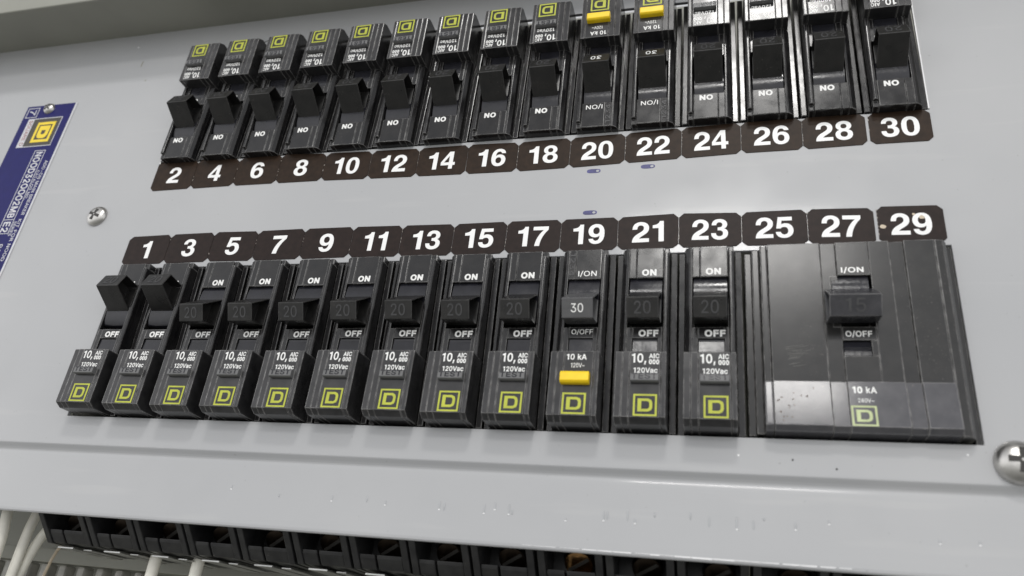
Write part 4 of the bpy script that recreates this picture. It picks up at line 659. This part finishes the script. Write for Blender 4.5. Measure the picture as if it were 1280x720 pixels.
# the wide breaker that fills three places
def wide_breaker():
    r = empty('wide_circuit_breaker', odd_loc(12), 'wide black three-place breaker under the stickers 25, 27 and 29, one handle marked 15', 'circuit breaker')
    X = lambda x: x - 228.6 - 9.525
    mb = MB()
    mb.box(X(284.3), X(285.65), 0.2, 57.9, -30, -1.0, 0.1)
    mb.box(X(229.0), X(231.0), 0.5, 57.4, -30, -0.8, 0.3); mb.box(X(231.05), X(233.2), 0.1, 57.3, -30, 0.8, 0.4); mb.box(X(233.3), X(235.4), 0.1, 43.2, -29, 3.4, 0.5, 3)
    mb.box(X(235.5), X(250.0), 0.05, 43.2, -29, 3.8, 0.25); mb.box(X(250.05), X(254.2), 0.05, 43.2, -29, 3.25, 0.25)
    mb.box(X(254.25), X(263.0), 0.05, 10.9, -29, 3.8, 0.25); mb.box(X(263.05), X(268.5), 0.05, 43.2, -29, 3.8, 0.15)
    mb.box(X(254.25), X(263.0), 27.0, 31.0, -29, 3.8, 0.2); mb.box(X(254.25), X(263.0), 35.6, 43.2, -29, 3.8, 0.15)
    mb.box(X(261.4), X(263.0), 31.05, 35.55, -29, 3.8, 0.1)
    mb.box(X(254.25), X(263), 11, 26.9, -20, -5, 0)
    mb.box(X(268.55), X(272.4), 0.05, 43.2, -29, 3.1, 0.25); mb.box(X(272.45), X(280.3), 0.05, 43.2, -29, 3.85, 0.2)
    mb.along_v([(X(280.36), -29), (X(280.36), 3.9), (X(282.6), 3.7), (X(283.7), 2.2), (X(284.2), -29)], 0.05, 57.3, 0.4, 3)
    mb.box(X(252.2), X(254.22), 11, 26.9, -20, 3.3, 0.2)
    bo = mb.build('body', M['wideface'], r)
    mb = MB()
    def strip(x0, x1, dh=0.0, bev=0.2, t=0.0):
        mb.along_x([(43.25, -25), (43.25, 4.6 + dh), (55.9, 5.75 + dh), (57.1, 4.0 + dh), (57.4, -25)], X(x0), X(x1), bev)
    strip(233.2, 235.45, -0.25, 0.45); strip(235.5, 250.0, 0.05); strip(250.06, 254.2, -0.3); strip(254.27, 268.5, 0); strip(268.56, 272.4, -0.4, 0.25); strip(272.46, 280.3, 0.05)
    bk = mb.build('test_block', M['wideblock'], r)
    mb = MB(); mb.along_x([(31.1, 2.9), (33.2, 3.4), (33.4, 3.1), (35.5, 3.6), (35.5, -8), (31.1, -8)], X(254.3), X(261.35), 0.1); mb.build('trip_window', M['gloss'], bo)
    add_handle(r, False, 21.9, 35.1, '15', wide=19.2, mat='midhandle')
    mb = MB(); txt(mb, 'I/ON', X(255.3), X(261.3), 8.3, 10.3, 3.8, 0.03, 0.02); mb.build('on_marking', M['white'], bo)
    mb = MB(); txt(mb, 'O/OFF', X(255.0), X(261.8), 28.2, 30.2, 3.8, 0.03, 0.02); mb.build('off_marking', M['white'], bo)
    hs = 1.15 / 12.65; H = lambda v: 4.6 + (v - 43.25) * hs + .03
    mb = MB(); txt(mb, '10 kA', X(255.3), X(261.2), 44.7, 46.7, H(44.7), 0.03, 0.03, hslope=hs); txt(mb, '240V~', X(256.4), X(260.3), 48.1, 49.3, H(48.1), 0.03, 0.005, hslope=hs); mb.build('rating_print', M['white'], bk)
    mb = MB(); square_d(mb, X(254.5), X(260.7), 50.2, 55.8, H(50.2), hs); mb.build('square_logo', M['limefade'], bk)
    q = random.Random(11)
    mb = MB()
    for k in range(26):      # rubbed streaks low on the plain left face
        v_ = 33.0 + q.uniform(0, 6); x_ = 239.0 + q.uniform(0, 1.5) + (v_ - 33) * 0.12; ln = q.uniform(1.5, 5)
        mb.along_h([(X(x_), v_), (X(x_ + ln), v_ - 0.15 * ln), (X(x_ + ln), v_ - 0.15 * ln + q.uniform(.03, .08)), (X(x_), v_ + q.uniform(.04, .14))], 3.7, 3.815)
    mb.build('scuff_mark', M['scuff'], bo)
    mb = MB()
    for k in range(20):
        x_ = 235.9 + abs(q.gauss(0, 5)); v_ = q.uniform(44.2, 55.5); rr = q.uniform(.08, .28)
        if x_ > 249: continue
        h_ = H(v_)
        mb.along_h([(X(x_ + rr * math.cos(a_ * 1.05) * q.uniform(.5, 1.4)), v_ + rr * math.sin(a_ * 1.05) * q.uniform(.5, 1.4)) for a_ in range(6)], h_ - .1, h_ + .05)
    mb.build('residue_speck', M['residue'], bk)
    for k in range(3): terminal(r, PITCH * k)
    return r
wide_breaker()

# ------------------------------------------------------------------ number stickers
ET = [(18.9, 35.3), (38.4, 34.6), (57.2, 35.1), (76.7, 34.2), (96.2, 33.7), (115.2, 33.4), (134.2, 33.5), (152.9, 33.0), (171.9, 33.3), (190.9, 33.6), (209.9, 34.3), (229.1, 34.7), (248.2, 34.9), (267.2, 34.7)]
EB = [(19.3, 23.5), (38.4, 23.6), (57.5, 23.6), (77.0, 23.5), (96.0, 23.1), (115.3, 22.8), (134.5, 22.6), (153.6, 22.4), (172.3, 22.6), (191.5, 23.1), (210.1, 23.6), (229.1, 24.2), (247.9, 24.3), (266.9, 24.6)]
OT = [(18.3, 0.4), (37.7, 0.6), (56.5, 0.4), (76.1, 0.5), (95.4, 0.4), (114.5, 0.1), (133.9, -0.2), (152.7, -0.1), (171.2, -0.2), (190.2, -0.2), (209.5, 0.2), (228.6, -0.3), (247.8, -0.2), (266.4, -0.6)]
OB = [(18.6, -10.3), (37.6, -10.1), (56.9, -10.2), (76.1, -10.2), (95.6, -10.1), (114.6, -10.4), (133.8, -10.6), (152.8, -10.5), (171.6, -10.5), (190.2, -10.4), (209.4, -10.4), (228.4, -10.4), (247.5, -10.6), (266.2, -11.2)]
WID = {1: 3.7, 11: 8.7, 21: 10.0, 13: 10.3, 15: 10.3, 17: 10.3, 19: 10.3, 10: 10.3, 12: 10.3, 14: 10.3, 16: 10.3, 18: 10.3}
def stickers(T, B, first, mat, where, group):
    n = len(T)
    for i in range(15):
        num = first + 2 * i
        xl = (T[i - 1][0] + B[i - 1][0]) / 2 if i else (T[0][0] + B[0][0]) / 2 - 19.1
        xr = (T[i][0] + B[i][0]) / 2 if i < n else xl + 18.4
        zl0, zl1 = (T[i - 1][1], B[i - 1][1]) if i else (2 * T[0][1] - T[1][1] - 0.05, 2 * B[0][1] - B[1][1])
        zr0, zr1 = (T[i][1], B[i][1]) if i < n else (T[-1][1], B[-1][1])
        if i == 14: xl += 0.75; xr += 0.3
        if num == 29: zl0 += 0.3; zr0 += 0.0; zl1 += 0.2; zr1 -= 0.1
        g, c, up = 0.06, 1.5, 0.95
        a, b_ = xl + g, xr - g
        pts = [(a, -(zl0 - 0.5)), (a + c, -(zl0 + up)), (b_ - c, -(zr0 + up)), (b_, -(zr0 - 0.5)), (b_, -(zr1 + 0.5)), (b_ - c, -(zr1 - up)), (a + c, -(zl1 - up)), (a, -(zl1 + 0.5))]
        cx, cz = (xl + xr) / 2, (zl0 + zl1 + zr0 + zr1) / 4
        r = empty('number_sticker', Vector((cx, 0, cz)) * S, f'dark brown sticker with white number {num} {where} {"end of the row" if i in (0, 14) else "row of breakers"}', 'number sticker', group)
        if i in (0, 14):
            r['label'] = f'dark brown sticker with white number {num} at the {"left" if i == 0 else "right"} end of the {where} strip'
        else:
            r['label'] = f'dark brown sticker with white number {num} in the {where} strip'
        mb = MB(); mb.along_h([(x - cx, v + cz) for x, v in pts], -0.05, 0.22, 0.06, 1); mb.build('sticker_film', mat, r)
        mb = MB(); s_ = str(num); wd = WID.get(num, 5.6 if num < 10 else 11.0)
        zt = 3.75
        txt(mb, s_, -wd / 2, wd / 2, -zt, zt, 0.22, 0.03, 0.045, spacing=1.0)
        o = mb.build('printed_number', M['numeral'], r)
        if i:      # torn perforation towards the neighbour
            mb = MB(); q = random.Random(num); n_ = 0
            for k in range(7):
                if q.random() < (0.35 if num < 17 else 0.75):
                    v_ = -(zl0 + up) + 1.3 + k * 1.35 + q.uniform(-.3, .3); ww = q.uniform(.08, .2); hl = q.uniform(.15, .45); xx = a + q.uniform(-.02, .12)
                    mb.along_h([(xx - cx - ww / 2, v_ + cz - hl), (xx - cx + ww / 2, v_ + cz - hl * .7), (xx - cx + ww * .4, v_ + cz + hl), (xx - cx - ww * .5, v_ + cz + hl * .8)], 0.1, 0.26); n_ += 1
            if n_: mb.build('torn_edge', M['tornpaper'], r)
        if num == 29:
            for (dx_, dz_, rr_) in ((3.1, 2.2, 0.75), (1.0, 3.3, 0.5), (-7.6, -0.6, 0.9)):
                mb = MB(); mb.along_h([(dx_ + rr_ * math.cos(k * .785) * random.uniform(.7, 1.1), -dz_ + rr_ * math.sin(k * .785) * random.uniform(.7, 1.1)) for k in range(8)], 0.2, 0.27)
                mb.build('worn_spot', M['tanwire'], r)
        sl = math.atan2((zr0 + zr1) - (zl0 + zl1), 2 * (xr - xl)); o.rotation_euler = (0, -sl, 0)
        r.rotation_euler = (0, R(random.uniform(-.35, .35)), 0)
stickers(ET, EB, 2, M['label_even'], 'upper', 'number stickers of the upper strip')
stickers(OT, OB, 1, M['label_odd'], 'lower', 'number stickers of the lower strip')

# ------------------------------------------------------------------ screws
def screw(x, z, rad, hgt, label, turn, mat='steel', hexed=False):
    r = empty('screw', Vector((x, 0, z)) * S, label, 'screw', 'screws of the panel cover')
    b = bmesh.new(); prof = [(0.0, 1.0), (0.25, 0.98), (0.5, 0.90), (0.72, 0.76), (0.88, 0.55), (0.97, 0.30), (1.0, 0.10), (0.985, 0.0)]
    seg = 40; rings = []
    for q, hh in prof[1:]:
        rings.append([b.verts.new(Vector((q * rad * math.cos(2 * math.pi * k / seg), -hh * hgt, q * rad * math.sin(2 * math.pi * k / seg))) * S) for k in range(seg)])
    top = b.verts.new(Vector((0, -hgt, 0)) * S)
    for k in range(seg): b.faces.new((top, rings[0][k], rings[0][(k + 1) % seg]))
    for a, c in zip(rings, rings[1:]):
        for k in range(seg): b.faces.new((a[k], c[k], c[(k + 1) % seg], a[(k + 1) % seg]))
    bmesh.ops.recalc_face_normals(b, faces=b.faces)
    mb = MB(); mb.merge(b); h = mb.build('screw_head', M[mat], r, smooth=True)
    # cross recess
    mb = MB(); wv, ln = rad * 0.13, rad * 0.55
    plus = [(-wv, -ln), (wv, -ln), (wv, -wv), (ln, -wv), (ln, wv), (wv, wv), (wv, ln), (-wv, ln), (-wv, wv), (-ln, wv), (-ln, -wv), (-wv, -wv)]
    mb.along_h(plus, hgt * 0.6, hgt * 0.995, 0.0); c = mb.build('cross_recess', M['slot'], h); c.rotation_euler = (0, turn, 0)
    return r
screw(-20.9, 11.5, 4.5, 2.3, 'domed steel cross-head screw on bare grey cover left of the stickers', 0.35)
screw(292.5, -75.7, 5.6, 4.2, 'large domed steel screw at the right edge below the wide breaker', 0.1)
screw(-71.9, 71.3, 2.9, 2.2, 'small steel screw through the top of the blue nameplate', 0.7)

# ------------------------------------------------------------------ nameplate
def nameplate():
    r = empty('nameplate', Vector((-71.2, 0, 20)) * S, 'blue rating plate with silver lettering and yellow square logo, screwed on at left', 'nameplate')
    X = lambda x: x + 71.2
    V = lambda z: 20 - z
    mb = MB(); mb.box(X(-85.2), X(-57.4), V(73.8), V(-60), -0.05, 0.35, 0.08, 1); pl = mb.build('plate', M['silver'], r)
    mb = MB(); mb.box(X(-85.1), X(-58.3), V(73.7), V(-59), 0.3, 0.40, 0); mb.build('blue_field', M['blue'], r)
    def frame(x0, x1, z1, z0, t, name, m='silver'):
        mb = MB(); ring(mb, [(X(x0), V(z1)), (X(x1), V(z1)), (X(x1), V(z0)), (X(x0), V(z0))], [(X(x0 + t), V(z1 - t)), (X(x1 - t), V(z1 - t)), (X(x1 - t), V(z0 + t)), (X(x0 + t), V(z0 + t))], 0.35, 0.46); mb.build(name, M[m], r)
    frame(-84.0, -77.6, 72.6, 67.0, 0.35, 'number_frame')
    mb = MB(); txt(mb, '7', X(-82.6), X(-79.0), V(71.4), V(68.4), 0.40, 0.05, 0.0, rot=90); mb.build('plate_number', M['silver'], r)
    frame(-81.2, -62.1, 66.2, 50.2, 0.35, 'logo_frame')
    mb = MB(); mb.box(X(-77.6), X(-62.6), V(65.8), V(50.6), 0.38, 0.44, 0); mb.build('logo_field', M['blackplate'], r)
    mb = MB(); mb.box(X(-80.8), X(-77.7), V(65.8), V(50.6), 0.38, 0.44, 0); mb.build('caption_strip', M['silver'], r)
    mb = MB(); txt(mb, 'SQUARE D', X(-80.2), X(-78.2), V(65.2), V(51.2), 0.44, 0.03, 0.01, rot=90); mb.build('caption_text', M['redprint'], r)
    # logo turned to read downwards
    mb = MB(); square_d(mb, -5.6, 5.6, -5.0, 5.0, 0.46, t=0.13)
    o = mb.build('square_logo', M['gold'], r); o.location = W(X(-69.5), V(58.1), 0); o.rotation_euler = (0, math.pi / 2, 0)
    frame(-69.2, -63.2, 47.8, 5.0, 0.3, 'catalogue_frame')
    mb = MB(); txt(mb, 'NQOD32OOQ2MB', X(-68.0), X(-64.3), V(46.9), V(12.9), 0.40, 0.05, 0.02, rot=90); txt(mb, 'E2', X(-68.0), X(-64.3), V(10.9), V(5.8), 0.40, 0.05, 0.02, rot=90)
    mb.box(X(-69.0), X(-63.4), V(12.1), V(11.8), 0.38, 0.46, 0); mb.build('catalogue_text', M['silver'], r)
    mb = MB(); txt(mb, 'CATALOG NO.', X(-62.9), X(-61.5), V(37), V(22), 0.40, 0.05, 0.0, rot=90)
    txt(mb, 'ADD-ON MAIN BREAKER', X(-60.9), X(-59.2), V(42), V(14), 0.40, 0.05, 0.0, rot=90); txt(mb, 'KIT FOR NQOD', X(-60.9), X(-59.2), V(12), V(-8), 0.40, 0.05, 0.0, rot=90); txt(mb, 'SERIES', X(-62.9), X(-61.3), V(11), V(4), 0.40, 0.05, 0.0, rot=90)
    txt(mb, 'PANELBOARD', X(-65.2), X(-63.2), V(0), V(-22), 0.40, 0.05, 0.0, rot=90); mb.build('small_print', M['silver'], r)
nameplate()

# ------------------------------------------------------------------ wiring space under the cover
def wire(pts, r, mat, label, name='wire', group=None):
    mb = MB(); tube(mb, pts, r)
    o = mb.build(name, mat, smooth=True); tag(o, label, 'wire', group)
G = 'white wires at the left under the cover'
wire([(-24, 12, -85), (-23.5, 13, -103), (-22.6, 14, -117), (-22.6, 15, -170)], 1.8, M['wire'], 'white wire leftmost under the lower lip, cut by the picture edge', 'white_wire', G)
wire([(-14, 20, -82), (-17.5, 20, -101), (-19, 20, -116), (-20, 21, -170)], 1.75, M['wire'], 'white wire hanging straight down under the lower lip, second from left', 'white_wire', G)
wire([(-3, 24, -80), (-11, 24, -101), (-18.5, 23.5, -118), (-27, 23, -170)], 1.75, M['wire'], 'white wire slanting down to the left under the lower lip', 'white_wire', G)
wire([(-4, 34, -85), (-9, 34, -108), (-17, 33, -116), (-23, 33, -170)], 0.55, M['tanwire'], 'thin tan wire slanting down beside the white wires', 'thin_wire')
for k, (x, lab) in enumerate(((36.2, 'short white lead leaving the second breaker bottom from left'), (53.0, 'short white lead leaving the third breaker bottom from left'))):
    wire([(x, 22, -112), (x - 0.2, 22, -120), (x, 23, -170)], 2.0, M['wire'], lab, 'white_lead', 'white leads below the breakers')
# neutral bar with its row of wires, deep in the box
r = empty('neutral_bar', Vector((-20, 66, -116)) * S, 'blurred metal terminal bar deep in the box behind the white wires', 'terminal bar')
mb = MB(); mb.box(-60, 90, -6.5, -1.0, -6, 4, 0.4); mb.build('bar', M['box'], r)
for k in range(9):
    mb = MB(); mb.box(-58 + 9.2 * k, -54.6 + 9.2 * k, -0.6, 26, -3, 3, 1.0); mb.build('terminal_lug', M['lug'], r)

bpy.context.view_layer.update()
